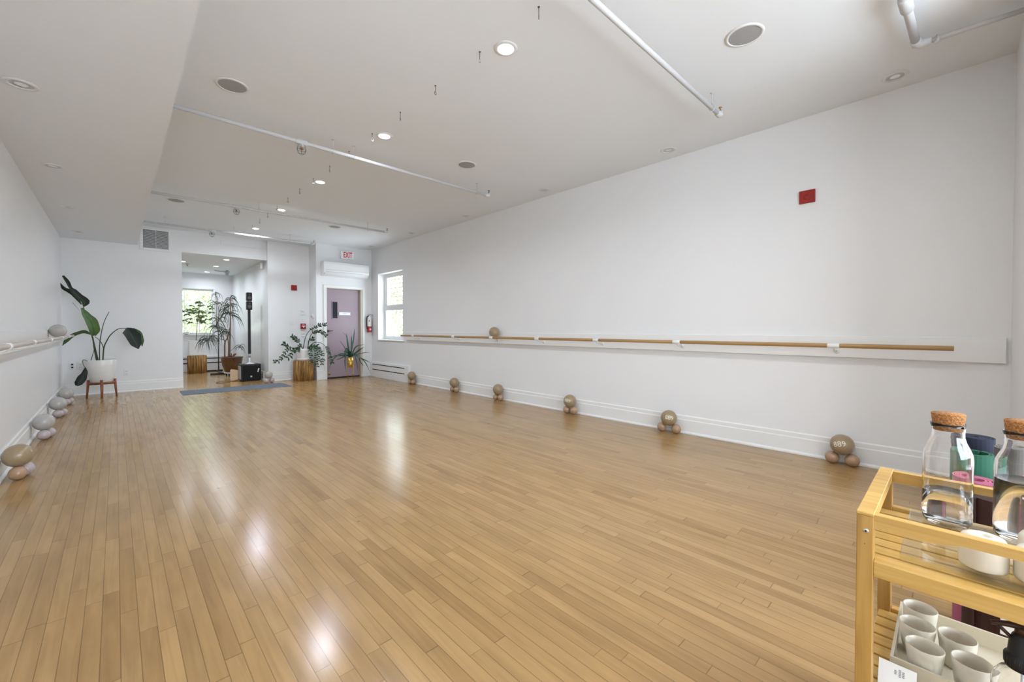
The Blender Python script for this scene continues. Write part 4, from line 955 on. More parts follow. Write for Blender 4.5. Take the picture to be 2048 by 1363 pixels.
# --- stick stumps
def stump(cx, cy, r, h, label, n=62):
    t = thing('stick_stool', label, 'stool', (cx, cy, 0), 'round stools made of upright sticks')
    build('core', MB().lathe([(0.001, 0.0), (r-0.022, 0.0), (r-0.018, h-0.008), (0.001, h-0.006)], (cx, cy, 0), 32), M['stick_gap'], t)
    rng = random.Random(int(cx*77)); 
    m = MB()
    for k in range(n):
        a = 2*PI*k/n; rr = r-0.012+rng.uniform(-0.005, 0.004); w = rng.uniform(0.0065, 0.0115)
        a2 = a + rng.uniform(-0.05, 0.05)
        m.tube([(cx+rr*math.cos(a), cy+rr*math.sin(a), 0.0), (cx+(rr+rng.uniform(-.004,.004))*math.cos((a+a2)/2), cy+rr*math.sin((a+a2)/2), h*0.5), (cx+rr*math.cos(a2), cy+rr*math.sin(a2), h-rng.uniform(0, 0.006))], [w, w*rng.uniform(.85, 1.1), w], 7)
    build('outer_sticks', m, M['stick'], t)
    m = MB(); rr0 = r-0.03
    while rr0 > 0.02:
        q = int(2*PI*rr0/0.028)
        for k in range(q):
            a = 2*PI*k/q + rr0*9
            m.tube([(cx+rr0*math.cos(a), cy+rr0*math.sin(a), h-0.05), (cx+rr0*math.cos(a), cy+rr0*math.sin(a), h-rng.uniform(0.0, 0.004))], 0.013, 7)
        rr0 -= 0.027
    build('inner_sticks', m, M['stick'], t)
    return t
SH = 0.445
stump(2.975, 9.78, 0.205, SH, 'round stick stool under the plant left of the door')
stump(1.50, 13.30, 0.20, 0.45, 'round stick stool in the far room under the small tree')

# --- ZZ plant
zx, zy = 2.955, 9.74
pt = thing('plant_pot', 'plain white round pot on the stick stool by the door', 'pot', (zx, zy, SH))
m = MB(); m.lathe([(0.001, SH), (0.122, SH), (0.124, SH+0.045), (0.119, SH+0.048), (0.120, SH+0.052), (0.126, SH+0.20), (0.128, SH+0.252), (0.120, SH+0.255), (0.117, SH+0.23), (0.001, SH+0.23)], (zx, zy, 0), 44)
build('bowl', m, M['pot_white'], pt)
build('soil', MB().lathe([(0.001, SH+0.238), (0.116, SH+0.232)], (zx, zy, 0), 28), M['soil'], pt)
zz = thing('zz_plant', 'glossy arching plant with rows of small oval leaves by the door', 'plant', (zx, zy, SH+0.24))
dens = [(0.5, 9), (0.45, 12), (0.6, 12), (0.35, 8), (0.3, 10), (0.45, 5), (0.5, 6), (0.25, 11), (0.3, 10), (0.25, 9), (0.5, 4), (0.3, 6), (0.3, 9)]
rng = random.Random(3)
for i, s_ in enumerate(PL['zz']):
    pts = spline(s_, 8); n = len(pts)
    pts[0] = Vector((zx + (pts[0].x-zx)*0.8, zy + (pts[0].y-zy)*0.6, SH+0.235))
    st = build('stem', MB().tube(pts, [0.0085*(1-0.65*j/n) for j in range(n)], 7), M['stem'], zz)
    m = MB(); fr0, cnt = dens[i]
    big = 1.0 if i not in (5,) else 1.25
    for q in range(cnt):
        u = fr0 + (1-fr0)*q/max(cnt-1, 1); j = min(int(u*(n-1)), n-2)
        p = pts[j]; tg = (pts[j+1]-pts[max(j-1, 0)]).normalized()
        sd = tg.cross(Vector((0.2, -1, 0.1))).normalized()
        for sg_ in (-1, 1):
            d = (sd*sg_*0.8 + tg*0.55 + Vector((rng.uniform(-.25,.25), rng.uniform(-.5,.25), rng.uniform(-.2,.15)))).normalized()
            L_ = rng.uniform(0.050, 0.072)*big; w = L_*0.22
            nn = d.cross(Vector((rng.uniform(-.3,.3), -1, rng.uniform(-.3,.6)))).normalized()
            up = nn.cross(d)
            mid_ = [p, p+d*L_*0.5+up*0.004, p+d*L_]
            v = [p, p+d*L_*0.25+nn*w*0.85+up*.003, p+d*L_*0.55+nn*w+up*.003, p+d*L_*0.85+nn*w*0.5, p+d*L_, p+d*L_*0.85-nn*w*0.5, p+d*L_*0.55-nn*w+up*.003, p+d*L_*0.25-nn*w*0.85+up*.003, p+d*L_*0.25, p+d*L_*0.55, p+d*L_*0.85]
            m.add(v, [(0,1,8), (1,2,9,8), (2,3,10,9), (3,4,10), (4,5,10), (5,6,9,10), (6,7,8,9), (7,0,8)], True)
    build('leaves', m, M['leaf_zz'], st, zz['_o'])

# --- strap-leaf plant in a brass planter
gx, gy = 3.845, 9.38
t = thing('brass_planter', 'small brass planter on four thin legs in front of the mauve door', 'planter', (gx, gy, 0))
m = MB(); m.lathe([(0.001, 0.262), (0.055, 0.262), (0.064, 0.275), (0.072, 0.49), (0.069, 0.49), (0.066, 0.46), (0.001, 0.46)], (gx, gy, 0), 32)
build('cup', m, M['gold'], t)
build('soil', MB().lathe([(0.001, 0.468), (0.066, 0.462)], (gx, gy, 0), 20), M['soil'], t)
for k in range(4):
    a = k*PI/2+0.6; c, s_ = math.cos(a), math.sin(a)
    build('leg', MB().tube([(gx+c*0.076, gy+s_*0.076, 0.36), (gx+c*0.080, gy+s_*0.080, 0.10), (gx+c*0.082, gy+s_*0.082, 0.0)], 0.0042, 7), M['gold'], t)
build('hoop', MB().tube([(gx+0.0745*math.cos(a), gy+0.0745*math.sin(a), 0.35) for a in [i*2*PI/32 for i in range(33)]], 0.004, 6, cap=False), M['gold'], t)
sp_ = thing('strap_leaf_plant', 'bushy plant with long blue-green strap leaves in the brass planter', 'plant', (gx, gy, 0.47))
for s_, w in PL['snake']:
    pts = [Vector(p) for p in s_]; pts[0] = Vector((gx + rng.uniform(-.03,.03), gy + rng.uniform(-.03,.03), 0.465))
    if len(pts) > 3: pts.insert(1, Vector((gx + (pts[1].x-gx)*0.35, gy + (pts[1].y-gy)*0.4, 0.53)))
    m = MB(); k_ = w*0.62
    W = [(k_*0.55, k_*0.55), (k_, k_), (k_*1.05, k_*1.05), (k_*0.75, k_*0.75), (0.001, 0.001)]
    leaf_mesh(m, pts, W, 0.45)
    build('leaf', m, M['leaf_snake'], sp_)

# --- dracaena on a caster board in the far room
dx_, dy_ = 2.03, 12.0
t = thing('plant_dolly', 'round pale dolly on black wheels under the bronze pot', 'dolly', (dx_, dy_, 0))
build('board', MB().lathe([(0.001, 0.062), (0.16, 0.062), (0.162, 0.07), (0.16, 0.085), (0.001, 0.085)], (dx_, dy_, 0), 32), M['white_plastic'], t)
for k in range(4):
    a = k*PI/2+0.9; cx_, cy_ = dx_+0.125*math.cos(a), dy_+0.125*math.sin(a)
    build('wheel', MB().lathe([(0.001, cx_-0.014), (0.026, cx_-0.012), (0.030, cx_-0.006), (0.030, cx_+0.006), (0.026, cx_+0.012), (0.001, cx_+0.014)], (0, cy_, 0.030), 18, 'x'), M['black_plastic'], t)
pt = thing('plant_pot', 'large bronze glazed pot in the far room', 'pot', (dx_, dy_, 0.085))
m = MB(); m.lathe([(0.001, 0.085), (0.135, 0.085), (0.150, 0.11), (0.195, 0.25), (0.215, 0.37), (0.222, 0.425), (0.228, 0.43), (0.228, 0.455), (0.214, 0.455), (0.205, 0.42), (0.001, 0.42)], (dx_, dy_, 0), 44)
build('bowl', m, M['pot_bronze'], pt)
build('soil', MB().lathe([(0.001, 0.432), (0.206, 0.424)], (dx_, dy_, 0), 28), M['soil'], pt)
dr = thing('dracaena', 'tall dragon tree with drooping thin leaves in the bronze pot', 'plant', (dx_, dy_, 0.43))
for i, s_ in enumerate(PL['dra_trunks']):
    pts = spline(s_, 5); n = len(pts); r0 = [0.018, 0.019, 0.009, 0.013, 0.008, 0.007, 0.007, 0.005][i]
    if i in (0, 1, 3): pts[0] = Vector((dx_ + (pts[0].x-dx_)*0.75, dy_+(pts[0].y-dy_)*0.8, 0.425))
    build('trunk', MB().tube(pts, [r0*(1-0.45*j/n) for j in range(n)], 8), M['trunk'], dr)
for c, r, n in PL['dra_heads']:
    m = MB(); c = Vector(c)
    for k in range(n):
        a = rng.uniform(0, 2*PI); el = rng.uniform(-0.4, 1.1)
        d = Vector((math.cos(a)*math.cos(el), math.sin(a)*math.cos(el)*0.8, math.sin(el)))
        L_ = r*rng.uniform(0.8, 1.35)
        p0 = c + Vector((0, 0, rng.uniform(-0.05, 0.03)))
        L_ *= rng.uniform(0.7, 1.25); p1 = p0 + d*L_*0.30; p2 = p1 + (d*0.8 + Vector((0,0,-0.75))).normalized()*L_*0.38; p3 = p2 + Vector((d.x*0.3, d.y*0.3, -1)).normalized()*L_*0.55
        leaf_mesh(m, [p0, p1, p2, p3], [(0.003, 0.003), (0.0058, 0.0058), (0.0045, 0.0045), (0.0006, 0.0006)], 0.2, k=3)
    build('leaf_tuft', m, M['leaf_dra'], dr)
for k in range(7):
    pass
m = MB()
for k in range(10):
    a = rng.uniform(0, 6.28); p0 = Vector((dx_-0.02, dy_-0.1, 0.43)); d = Vector((math.cos(a), math.sin(a)*0.5, rng.uniform(0.8, 1.6))).normalized()*rng.uniform(0.10, 0.16)
    leaf_mesh(m, [p0, p0+d*0.6, p0+d], [(0.004, 0.004), (0.014, 0.014), (0.001, 0.001)], 0.2, k=3)
o_ = build('young_shoots', m, mat('russet_leaf', (0.22, 0.06, 0.03), 0.5), dr); o_['label'] = 'russet young shoots at the soil'

# --- schefflera on the far stool
sx, sy = 1.475, 13.30
pt = thing('plant_pot', 'square white pot on the stick stool in the far room', 'pot', (sx, sy, 0.45))
m = MB(); m.bev(sx-0.145, sx+0.135, sy-0.14, sy+0.14, 0.462, 0.835, 0.008, 2); m.box(sx-0.13, sx+0.12, sy-0.125, sy+0.125, 0.45, 0.463)
build('box', m, M['pot_white'], pt)
build('soil', MB().box(sx-0.12, sx+0.11, sy-0.12, sy+0.12, 0.832, 0.838), M['soil'], pt)
sc_ = thing('umbrella_tree', 'small tree with light green leaves in front of the far window', 'plant', (sx, sy, 0.83))
tr = [Vector(p) for p in PL['sch_trunk']]; tr[0] = Vector((tr[0].x, sy, 0.834))
build('trunk', MB().tube(spline(tr, 4), 0.009, 8), M['trunk'], sc_)
top = tr[-1]; lo = tr[-2]
mt = MB(); mlf = MB(); mdk = MB()
for i, p in enumerate(PL['sch_nodes']):
    p = Vector(p) + Vector((0, rng.uniform(-0.2, 0.15), 0)); s0 = top if i % 2 else lo
    mt.tube([s0, s0*0.5+p*0.5+Vector((0, 0, 0.03)), p], [0.004, 0.003, 0.002], 5)
    for k in range(7):
        a = k*2*PI/7+i; d = Vector((math.cos(a), math.sin(a), rng.uniform(-0.75, 0.05))).normalized()
        L_ = rng.uniform(0.06, 0.105)
        leaf_mesh(mlf if (i*7+k) % 4 else mdk, [p, p+d*L_*0.5, p+d*L_+Vector((0,0,-0.012))], [(0.003, 0.003), (0.018, 0.018), (0.001, 0.001)], 0.2, k=2)
build('branches', mt, M['trunk'], sc_)
build('leaves', mlf, M['leaf_sch'], sc_); o_ = build('leaves', mdk, M['leaf_mid'], sc_); o_['label'] = 'darker leaves'
# small perched bird ornament on the far sill
t = thing('bird_ornament', 'small dark bird-shaped ornament on the far window sill', 'ornament', (1.34, YR2-0.02, 0.98))
m = MB(); m.lathe([(0.001, 0.98), (0.04, 0.98), (0.045, 0.99), (0.001, 1.0)], (1.34, YR2-0.02, 0), 16)
build('foot', m, M['dark_metal'], t)
m = MB(); m.tube(spline([(1.27, YR2-0.03, 1.01), (1.31, YR2-0.03, 1.025), (1.36, YR2-0.02, 1.03), (1.42, YR2-0.02, 1.055)]), [0.003]+[0.012]*17+[0.003], 8)
build('body', m, M['grey_plastic'], t)

# --- freestanding floor barre in the far room (dark pole on flat bars)
t = thing('floor_stand', 'dark metal stand with a pole and flat floor bars in the far room', 'stand', (1.98, 13.2, 0))
build('pole', MB().tube([(1.99, 13.55, 0.02), (1.99, 13.55, 1.0)], 0.014, 10), M['wire'], t)
build('clamp', MB().lathe([(0.016, 0.78), (0.024, 0.785), (0.024, 0.82), (0.016, 0.825)], (1.99, 13.55, 0), 12), M['dark_metal'], t)
build('thin_pole', MB().tube([(1.99, 13.55, 0.99), (1.99, 13.55, 2.0)], 0.006, 8), M['wire'], t)
build('floor_bar', MB().bev(1.66, 2.08, 13.53, 13.58, 0.0, 0.035, 0.004, 1), M['black_plastic'], t)
build('floor_bar', MB().bev(1.66, 1.98, 12.43, 12.49, 0.0, 0.04, 0.004, 1), M['black_plastic'], t)
build('link_bar', MB().bev(1.93, 1.96, 12.46, 13.55, 0.0, 0.025, 0.004, 1), M['wire'], t)

# ================================================================== COLUMN PA
sx0, sx1, sy0, sy1, sh = 1.932, 2.305, 10.44, 10.78, 0.365
t = thing('subwoofer', 'black boxy subwoofer on the floor behind the blue mat', 'speaker', ((sx0+sx1)/2, (sy0+sy1)/2, 0))
build('cabinet', MB().bev(sx0, sx1, sy0, sy1, 0.012, sh, 0.012, 3), M['black_plastic'], t)
build('front_grille', MB().bev(sx0+0.02, sx1-0.02, sy0-0.006, sy0+0.002, 0.03, sh-0.03, 0.004, 1), M['black_slot'], t)
build('badge', MB().box((sx0+sx1)/2-0.02, (sx0+sx1)/2+0.012, sy0-0.009, sy0-0.005, 0.085, 0.115), M['steel'], t)
build('side_panel', MB().box(sx0-0.002, sx0+0.003, sy0+0.03, sy1-0.03, 0.04, sh-0.04), M['grey_plastic'], t)
m = MB(); m.box(sx0+0.12, sx0+0.24, sy0+0.08, sy0+0.10, sh, sh+0.02); m.box(sx0+0.10, sx0+0.26, sy0+0.06, sy0+0.18, sh-0.002, sh+0.006)
build('top_handle', m, M['white_plastic'], t)
m = MB()
for (a, b, c, d_) in ((0.305, 0.33, 0.22, 0.25), (0.315, 0.335, 0.25, 0.27), (0.30, 0.32, 0.19, 0.215)): m.box(sx0+a, sx0+b, sy0-0.008, sy0-0.005, c, d_)
build('white_sticker', m, M['white_label'], t)
for q in ((sx0+0.04, sy0+0.04), (sx1-0.04, sy0+0.04), (sx0+0.04, sy1-0.04), (sx1-0.04, sy1-0.04)):
    build('foot', MB().tube([(q[0], q[1], 0.0), (q[0], q[1], 0.014)], 0.014, 10), M['black_slot'], t)
cxp, cyp = 2.128, 10.65
t = thing('column_speaker', 'tall thin black column speaker standing on the subwoofer', 'speaker', (cxp, cyp, sh))
m = MB(); m.tube([(cxp, cyp, sh-0.001), (cxp, cyp, 0.50)], 0.016, 14); m.lathe([(0.001, sh), (0.05, sh), (0.055, sh+0.01), (0.02, sh+0.03)], (cxp, cyp, 0), 20)
build('connector', m, M['white_plastic'], t)
build('collar', MB().tube([(cxp, cyp, 0.50), (cxp, cyp, 0.59)], 0.022, 14), M['grey_plastic'], t)
build('spacer_pole', MB().bev(cxp-0.024, cxp+0.024, cyp-0.03, cyp+0.03, 0.58, 1.55, 0.006, 2), M['black_plastic'], t)
for z_ in (1.545, 1.738):
    hd = build('driver_box', MB().bev(cxp-0.053, cxp+0.053, cyp-0.055, cyp+0.055, z_, z_+0.186, 0.014, 3), M['black_plastic'], t)
    m = MB(); m.lathe([(0.001, cyp-0.057), (0.018, cyp-0.060), (0.036, cyp-0.056)], (cxp, 0, z_+0.07), 20, 'y'); m.lathe([(0.001, cyp-0.057), (0.010, cyp-0.060), (0.016, cyp-0.056)], (cxp, 0, z_+0.135), 16, 'y')
    build('driver_cone', m, M['dark_metal'], hd, t['_o'])
# beige board + cable
t = thing('plywood_board', 'small pale plywood board with round corners leaning at the subwoofer', 'board', (1.865, 10.75, 0))
m = MB()
bxa, bxb, bz = 1.785, 1.925, 0.255
pr = []
for (cx_, cz_, a0) in ((bxb-0.005, bz-0.03, 0), (bxa+0.03, bz-0.03, 90), (bxa+0.03, 0.03, 180), (bxb-0.005, 0.03, 270)):
    for q in range(5):
        a = math.radians(a0 + q*22.5); rr = 0.03 if cx_ < 1.9 else 0.004
        pr.append((cx_+rr*math.cos(a), cz_+rr*math.sin(a)+(0 if cz_ < 0.1 else 0)))
m.prism(pr, 10.74, 10.76)
build('panel', m, M['beige_board'], t)
m = MB(); m.tube([(1.80, 10.76, 0.008), (1.80, 10.85, 0.008), (1.90, 10.85, 0.008), (1.90, 10.76, 0.008)], 0.006, 8)
build('foot', m, M['dark_metal'], t)
t = thing('power_cable', 'thin brown cable looping on the floor left of the subwoofer', 'cable', (1.7, 10.5, 0))
build('cord', MB().tube(spline([(1.93, 10.60, 0.02), (1.88, 10.50, 0.006), (1.80, 10.58, 0.006), (1.70, 10.72, 0.006), (1.58, 10.68, 0.006), (1.50, 10.52, 0.006), (1.56, 10.42, 0.006), (1.70, 10.50, 0.006), (1.80, 10.66, 0.006), (1.92, 10.70, 0.02)], 8), 0.005, 7), mat('brown_cable', (0.20, 0.10, 0.04), 0.5), t)

# ================================================================== ROLLED MATS BEHIND THE CART
def rolled(cx, cy, r, h, mt, label, turns=5, loose=0.004, inner=None, z0=0.0, open_=0.0):
    t = thing('rolled_mat', label, 'rolled mat', (cx, cy, z0), 'rolled yoga mats standing behind the cart')
    th = (r - 0.012)/turns; tk = min(th*0.80, 0.0065 if open_ else th*0.80)
    r_in = max(r*open_, 0.012); turns = max(2, int((r-r_in)/ (tk/0.80)))
    th = (r - r_in)/turns
    N_ = turns*26; v = []; f = []
    for i in range(N_+1):
        u = i/N_; a = u*turns*2*PI + cx*7; rc = r_in + (r-r_in-0.0)*u
        for rr, zz in ((rc-tk/2, 0), (rc+tk/2, 0), (rc+tk/2, h), (rc-tk/2, h)):
            v.append((cx+rr*math.cos(a), cy+rr*math.sin(a), z0+zz))
    for i in range(N_):
        for k in range(4): f.append((i*4+k, i*4+(k+1)%4, (i+1)*4+(k+1)%4, (i+1)*4+k))
    f += [(0,1,2,3), tuple(reversed((N_*4, N_*4+1, N_*4+2, N_*4+3)))]
    m = MB().add(v, f)
    build('spiral_sheet', m, M[mt], t, fix=False)
    return t
rolled(2.98, -0.075, 0.066, 0.615, 'mat_navy', 'navy rolled mat, farthest of the rolled mats behind the carafes')
rolled(2.80, -0.185, 0.064, 0.615, 'mat_grey', 'grey rolled mat between the navy and the green one', open_=0.45)
rolled(2.62, -0.056, 0.062, 0.61, 'mat_green', 'green rolled mat with a loose open top', open_=0.72)
rolled(2.34, -0.066, 0.060, 0.565, 'mat_pink', 'pink rolled mat in front of the green one', open_=0.35)
pl_ = rolled(2.14, -0.105, 0.075, 0.565, 'mat_plum', 'wide dark plum rolled mat nearest to the cart', open_=0.2)
tg_ = thing('hanging_tag', 'small white tag with a dark eyelet on the dark rolled mat', 'tag', (2.062, -0.125, 0.20))
build('card', MB().bev(2.055, 2.0575, -0.155, -0.112, 0.150, 0.212, 0.002, 1), M['paper'], tg_)
build('eyelet', MB().lathe([(0.001, 2.0535), (0.004, 2.0535), (0.004, 2.055)], (0, -0.134, 0.200), 12, 'x'), M['black_plastic'], tg_)
build('string', MB().tube([(2.054, -0.134, 0.200), (2.056, -0.136, 0.235), (2.062, -0.13, 0.26)], 0.0008, 5), M['paper'], tg_)
rolled(2.50, -0.24, 0.062, 0.56, 'mat_pink', 'second pink rolled mat half hidden behind the right carafe', open_=0.4)
rolled(2.26, -0.27, 0.064, 0.61, 'mat_grey', 'charcoal rolled mat behind the right carafe')

# ================================================================== THE CART
# cart frame: front face X=CX0, left end Y=CY0
CX0, CX1, CY0, CY1 = 1.236, 1.681, 0.150, -0.46
CT = 0.710            # top of the rails
PW = 0.030
t = thing('wooden_cart', 'pale pine serving cart with slatted shelves at the lower right', 'cart', ((CX0+CX1)/2, (CY0+CY1)/2, 0))
def post(x0, x1, y0, y1, z1):
    p_ = build('post', MB().bev(x0, x1, y0, y1, 0.0, z1, 0.0015, 1), M['cart_post'], t); return p_
pf = post(CX0, CX0+0.032, CY0-PW, CY0, CT-0.0052)
post(CX1-0.032, CX1, CY0-PW, CY0, CT-0.0052); post(CX0, CX0+0.032, CY1, CY1+PW, CT-0.0052); post(CX1-0.032, CX1, CY1, CY1+PW, CT-0.0052)
m = MB(); m.lathe([(0.001, CX0-0.0012), (0.0048, CX0-0.0012), (0.0055, CX0)], (0, CY0-PW*0.55, CT-0.040), 16, 'x')
build('bolt', m, M['steel'], pf, t['_o'])
m = MB(); m.lathe([(0.0002, CX0-0.0018), (0.0020, CX0-0.0018), (0.0022, CX0-0.0012)], (0, CY0-PW*0.55, CT-0.040), 6, 'x'); m.lathe([(0.0002, CX0-0.0006), (0.0009, CX0-0.0006), (0.0010, CX0)], (0, CY0-PW*0.5, CT-0.070), 8, 'x')
build('bolt_socket', m, M['black_slot'], pf, t['_o'])
# end handles (top boards across)
for (a, b) in ((CY0-PW, CY0), (CY1, CY1+PW)):
    build('end_board', MB().bev(CX0-0.0005, CX1+0.0005, a-0.0005, b+0.0005, CT-0.005, CT+0.0015, 0.0012, 1).box(CX0+0.0325, CX1-0.0325, a+0.001, b-0.001, CT-0.030, CT-0.004), M['cart'], t)
# long rails with a cut-out underneath
def rail(x0, x1):
    ya, yb = CY0-PW, CY1+PW
    top = [(ya, CT), (yb, CT)]
    pr = [(ya, CT-0.031), (ya, CT)]
    L_ = ya-yb; n = 16
    pr += [(yb, CT), (yb, CT-0.031), (yb+0.09, CT-0.031)]
    arc = []
    for i in range(n+1):
        u = i/n; yy_ = yb+0.09 + (L_-0.18)*u; arc.append((yy_, CT-0.031 + 0.011*min(1, 8*min(u, 1-u))))
    pr += arc[1:-1] + [(ya-0.09, CT-0.031)]
    m = MB(); m.prism([(y_, z_) for y_, z_ in pr], x0, x1, 'x')
    return build('hand_rail', m, M['cart'], t)
rail(CX0+0.002, CX0+0.024); rail(CX1-0.024, CX1-0.002)
def shelf(zt, zb_, slat_z, n=8):
    ya, yb = CY0-PW, CY1+PW
    build('shelf_rail', MB().bev(CX0+0.001, CX0+0.023, yb, ya, zb_, zt, 0.0015, 1), M['cart'], t)
    build('shelf_rail', MB().bev(CX1-0.023, CX1-0.001, yb, ya, zb_, zt, 0.0015, 1), M['cart'], t)
    for (a, b) in ((CY0-0.022, CY0-0.004), (CY1+0.004, CY1+0.022)):
        build('cross_rail', MB().bev(CX0+0.030, CX1-0.030, a, b, zb_, slat_z-0.010, 0.0015, 1), M['cart'], t)
    xa, xb = CX0+0.026, CX1-0.026; pitch_ = (xb-xa)/n
    for i in range(n):
        build('slat', MB().bev(xa+i*pitch_+0.004, xa+(i+1)*pitch_-0.004, CY1+0.004, CY0-0.004, slat_z-0.009, slat_z, 0.0012, 1), M['cart'], t)
shelf(0.606, 0.570, 0.597)
shelf(0.304, 0.269, 0.296)
shelf(0.10, 0.065, 0.094, 7)

# acrylic riser tray on the top shelf
AT = 0.6185; SZ = 0.597
t2 = thing('acrylic_riser', 'clear acrylic riser on the top shelf carrying carafes and cups', 'riser', (1.46, -0.15, SZ))
build('top_plate', MB().bev(1.300, 1.640, -0.42, 0.080, AT-0.005, AT, 0.001, 1), M['acrylic'], t2)
build('side_plate', MB().box(1.300, 1.305, -0.42, 0.080, SZ+0.0003, AT-0.005), M['acrylic'], t2)
build('side_plate', MB().box(1.635, 1.640, -0.42, 0.080, SZ+0.0003, AT-0.005), M['acrylic'], t2)

def carafe(x, y, zb_, wz, label):
    t = thing('glass_carafe', label, 'carafe', (x, y, zb_), 'cork-stoppered glass carafes')
    zs_ = lambda k: zb_ + k
    rO = 0.0475
    out = [(0.001, 0.0), (0.030, 0.0), (0.040, 0.003), (0.0448, 0.012), (rO, 0.028), (rO, 0.168), (0.0445, 0.181), (0.0395, 0.194), (0.0335, 0.208), (0.0305, 0.220), (0.0300, 0.230), (0.0312, 0.243), (0.0330, 0.253)]
    inn = [(0.0310, 0.253), (0.0290, 0.243), (0.0280, 0.230), (0.0285, 0.220), (0.0312, 0.208), (0.0372, 0.194), (0.0421, 0.181), (0.0433, 0.168), (0.0433, 0.030), (0.0415, 0.015), (0.035, 0.008), (0.001, 0.007)]
    m = MB(); m.lathe([(r, zs_(z*1.043)) for r, z in [(a*1.037 if a != rO else a, b) for a, b in out+inn]], (x, y, 0), 64)
    build('bottle_glass', m, M['glass'], t)
    m = MB(); wzr = 0.0434*1.037+0.0001
    m.lathe([(0.001, zs_(0.0071)), (0.036, zs_(0.0084)), (0.0432, zs_(0.0158)), (wzr, zs_(0.0314)), (wzr, wz), (0.0425, wz-0.0008), (0.001, wz-0.001)], (x, y, 0), 64)
    build('water', m, M['water'], t)
    m = MB(); m.lathe([(0.001, zs_(0.246)), (0.0275, zs_(0.246)), (0.0282, zs_(0.249)), (0.0324, zs_(0.288)), (0.0317, zs_(0.290)), (0.001, zs_(0.290))], (x, y, 0), 48)
    build('cork_stopper', m, M['cork'], t)
carafe(1.583, 0.0085, AT, 0.703, 'glass carafe with cork stopper less than half full of water, left one on the cart')
carafe(1.583, -0.118, AT, 0.765, 'glass carafe with cork stopper nearly full of water, right one on the cart')

def cup(x, y, z, inverted, label, group, name='ceramic_cup'):
    t = build(name, MB().lathe([(0.001, 0.0), (0.022, 0.0), (0.0255, 0.003), (0.0295, 0.022), (0.0335, 0.060), (0.0345, 0.074), (0.0335, 0.0755), (0.0318, 0.074), (0.0305, 0.060), (0.0268, 0.024), (0.022, 0.008), (0.001, 0.006)], (0, 0, 0), 48), M['ceramic'], None, (0, 0, 0))
    t.location = (x, y, z + (0.0755 if inverted else 0))
    if inverted: t.rotation_euler = (PI, 0, 0)
    tag(t, label, 'cup', group)
    return t
# inverted tumblers on the riser
def tumbler(x, y, z, label, r=0.0375, h=0.069):
    o = build('ceramic_tumbler', MB().lathe([(r*0.94, 0.0), (r*0.99, 0.003), (r, 0.012), (r, h*0.60), (r*0.96, h*0.82), (r*0.84, h*0.94), (r*0.60, h*0.99), (0.001, h), (0.001, h-0.004), (r*0.58, h*0.99-0.004), (r*0.8, h*0.9-0.003), (r*0.92, h*0.6), (r*0.92, 0.010), (r*0.88, 0.0)], (x, y, z), 48, closed=True), M['ceramic'], None, (x, y, z))
    tag(o, label, 'cup', 'upturned white cups on the top shelf')
TX = 1.352
tumbler(TX, -0.048, AT, 'upturned white cup on the riser in front of the left carafe')
tumbler(TX-0.004, -0.1265, AT, 'upturned white cup on the riser, at the right edge of the picture, in front')
tumbler(TX+0.088, -0.138, AT, 'upturned white cup behind the front ones, right of the right carafe base', 0.0375, 0.072)

# white tray on the lower shelf
LS = 0.296
tt = thing('serving_tray', 'white lacquered tray holding white cups on the lower shelf', 'tray', (1.50, -0.10, LS))
tx0, tx1, ty0, ty1, th_ = 1.347, 1.642, 0.098, -0.31, 0.046
m = MB(); m.box(tx0, tx1, ty1, ty0, LS+0.0005, LS+0.006)
build('tray_floor', m, M['tray'], tt)
m = MB(); m.box(tx0, tx0+0.006, ty1, ty0, LS+0.006, LS+th_); m.box(tx1-0.006, tx1, ty1, ty0, LS+0.006, LS+th_); m.box(tx0+0.006, tx1-0.006, ty0-0.006, ty0, LS+0.006, LS+th_); m.box(tx0+0.006, tx1-0.006, ty1, ty1+0.006, LS+0.006, LS+th_)
build('tray_rim', m, M['tray'], tt)
cz = LS+0.0065
for (x, y, lb) in [(1.390, 0.040, 'empty white cup at the front left of the tray'), (1.480, 0.0565, 'empty white cup at the left, in the middle of the tray'), (1.572, 0.055, 'empty white cup at the back left corner of the tray'),
                   (1.490, -0.0135, 'empty white cup in the middle of the tray, right of the left one'), (1.402, -0.037, 'empty white cup in front, beside the soap pump')]:
    cup(x, y, cz, False, lb, 'white cups in the tray')

# little paper sign in clear holder
t = thing('acrylic_sign', 'small clear sign holder with a white printed card at the front of the lower shelf', 'sign', (1.30, 0.09, LS))
cs, sn = math.cos(0.5), math.sin(0.5)
sgx = 1.262
m = MB(); ax = [(0,-1,0), (sn,0,cs), (-cs,0,sn)]
c0 = Vector((sgx+0.040, 0.082, LS+0.026))
m.obox(c0, ax, (0.034, 0.030, 0.0014)); build('holder', m, M['acrylic'], t)
m = MB(); m.obox(c0 + Vector(ax[2])*0.0021, ax, (0.0325, 0.0285, 0.0003)); cd = build('card', m, M['paper'], t)
m = MB()
for i, (u, w_, n_) in enumerate([(0.010, 0.009, 3), (0.0175, 0.016, 5), (0.0235, 0.013, 4)]):
    for k in range(n_):
        m.obox(c0 + Vector(ax[2])*0.0026 + Vector(ax[0])*(-0.013+u) + Vector(ax[1])*(0.012 - w_/2 + (k+0.5)*w_/n_), ax, (0.0020, w_/n_*0.36, 0.0002))
build('printed_lines', m, M['print_grey'], cd, t['_o'])

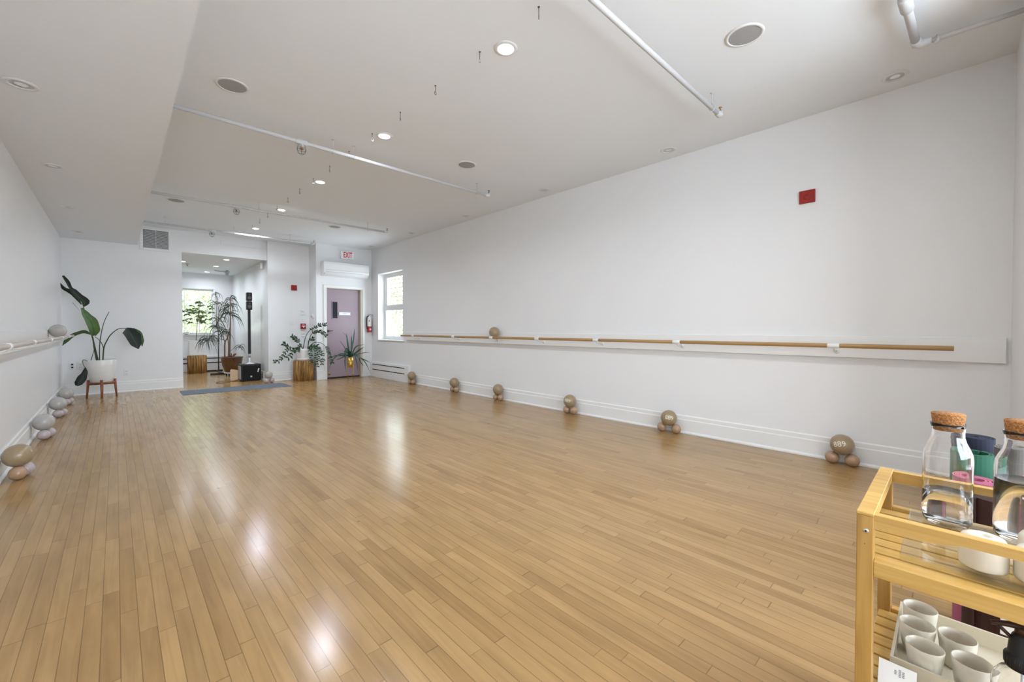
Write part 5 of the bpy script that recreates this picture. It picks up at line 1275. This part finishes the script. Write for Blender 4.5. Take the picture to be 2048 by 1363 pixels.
# soap pump
px_, py_ = 1.304, -0.101
t = thing('pump_bottle', 'clear round pump bottle with black dispenser head on the lower shelf', 'bottle', (px_, py_, LS))
rp = 0.042
m = MB(); m.lathe([(0.001, LS+.0005), (rp-0.004, LS+.0005), (rp, LS+0.005), (rp, LS+0.118), (rp-0.003, LS+0.134), (rp-0.012, LS+0.148), (0.020, LS+0.155), (0.019, LS+0.165), (0.017, LS+0.165), (0.018, LS+0.154), (rp-0.014, LS+0.146), (rp-0.005, LS+0.132), (rp-0.002, LS+0.116), (rp-0.002, LS+0.007), (0.001, LS+0.006)], (px_, py_, 0), 48)
build('bottle_glass', m, M['glass'], t)
cl = build('collar', MB().lathe([(0.001, LS+0.158), (0.0235, LS+0.158), (0.0245, LS+0.162), (0.0245, LS+0.182), (0.0215, LS+0.184), (0.0205, LS+0.186), (0.0190, LS+0.206), (0.0150, LS+0.222), (0.0110, LS+0.228), (0.001, LS+0.229)], (px_, py_, 0), 40), M['black_plastic'], t)
m = MB()
for k in range(26):
    a = k*2*PI/26; m.tube([(px_+0.0246*math.cos(a), py_+0.0246*math.sin(a), LS+0.163), (px_+0.0246*math.cos(a), py_+0.0246*math.sin(a), LS+0.181)], 0.0009, 5)
build('grip_ribs', m, M['black_plastic'], cl, t['_o'])
m = MB(); pts = spline([(px_, py_-0.016, LS+0.234), (px_, py_+0.004, LS+0.240), (px_-0.002, py_+0.022, LS+0.238), (px_-0.004, py_+0.043, LS+0.232)]); m.tube(pts, [0.008-0.0038*i/(len(pts)-1) for i in range(len(pts))], 10)
m.tube([(px_, py_, LS+0.226), (px_, py_, LS+0.242)], [0.012, 0.010], 16)
m.tube(spline([(px_, py_+0.008, LS+0.206), (px_-0.001, py_+0.020, LS+0.218), (px_-0.003, py_+0.033, LS+0.231)]), 0.0035, 8)
build('spout', m, mat('dark_brown_plastic', (0.03, 0.010, 0.006), 0.35), t)
build('dip_tube', MB().tube([(px_, py_, LS+0.16), (px_+0.006, py_, LS+0.012)], 0.0025, 8), M['white_plastic'], t)
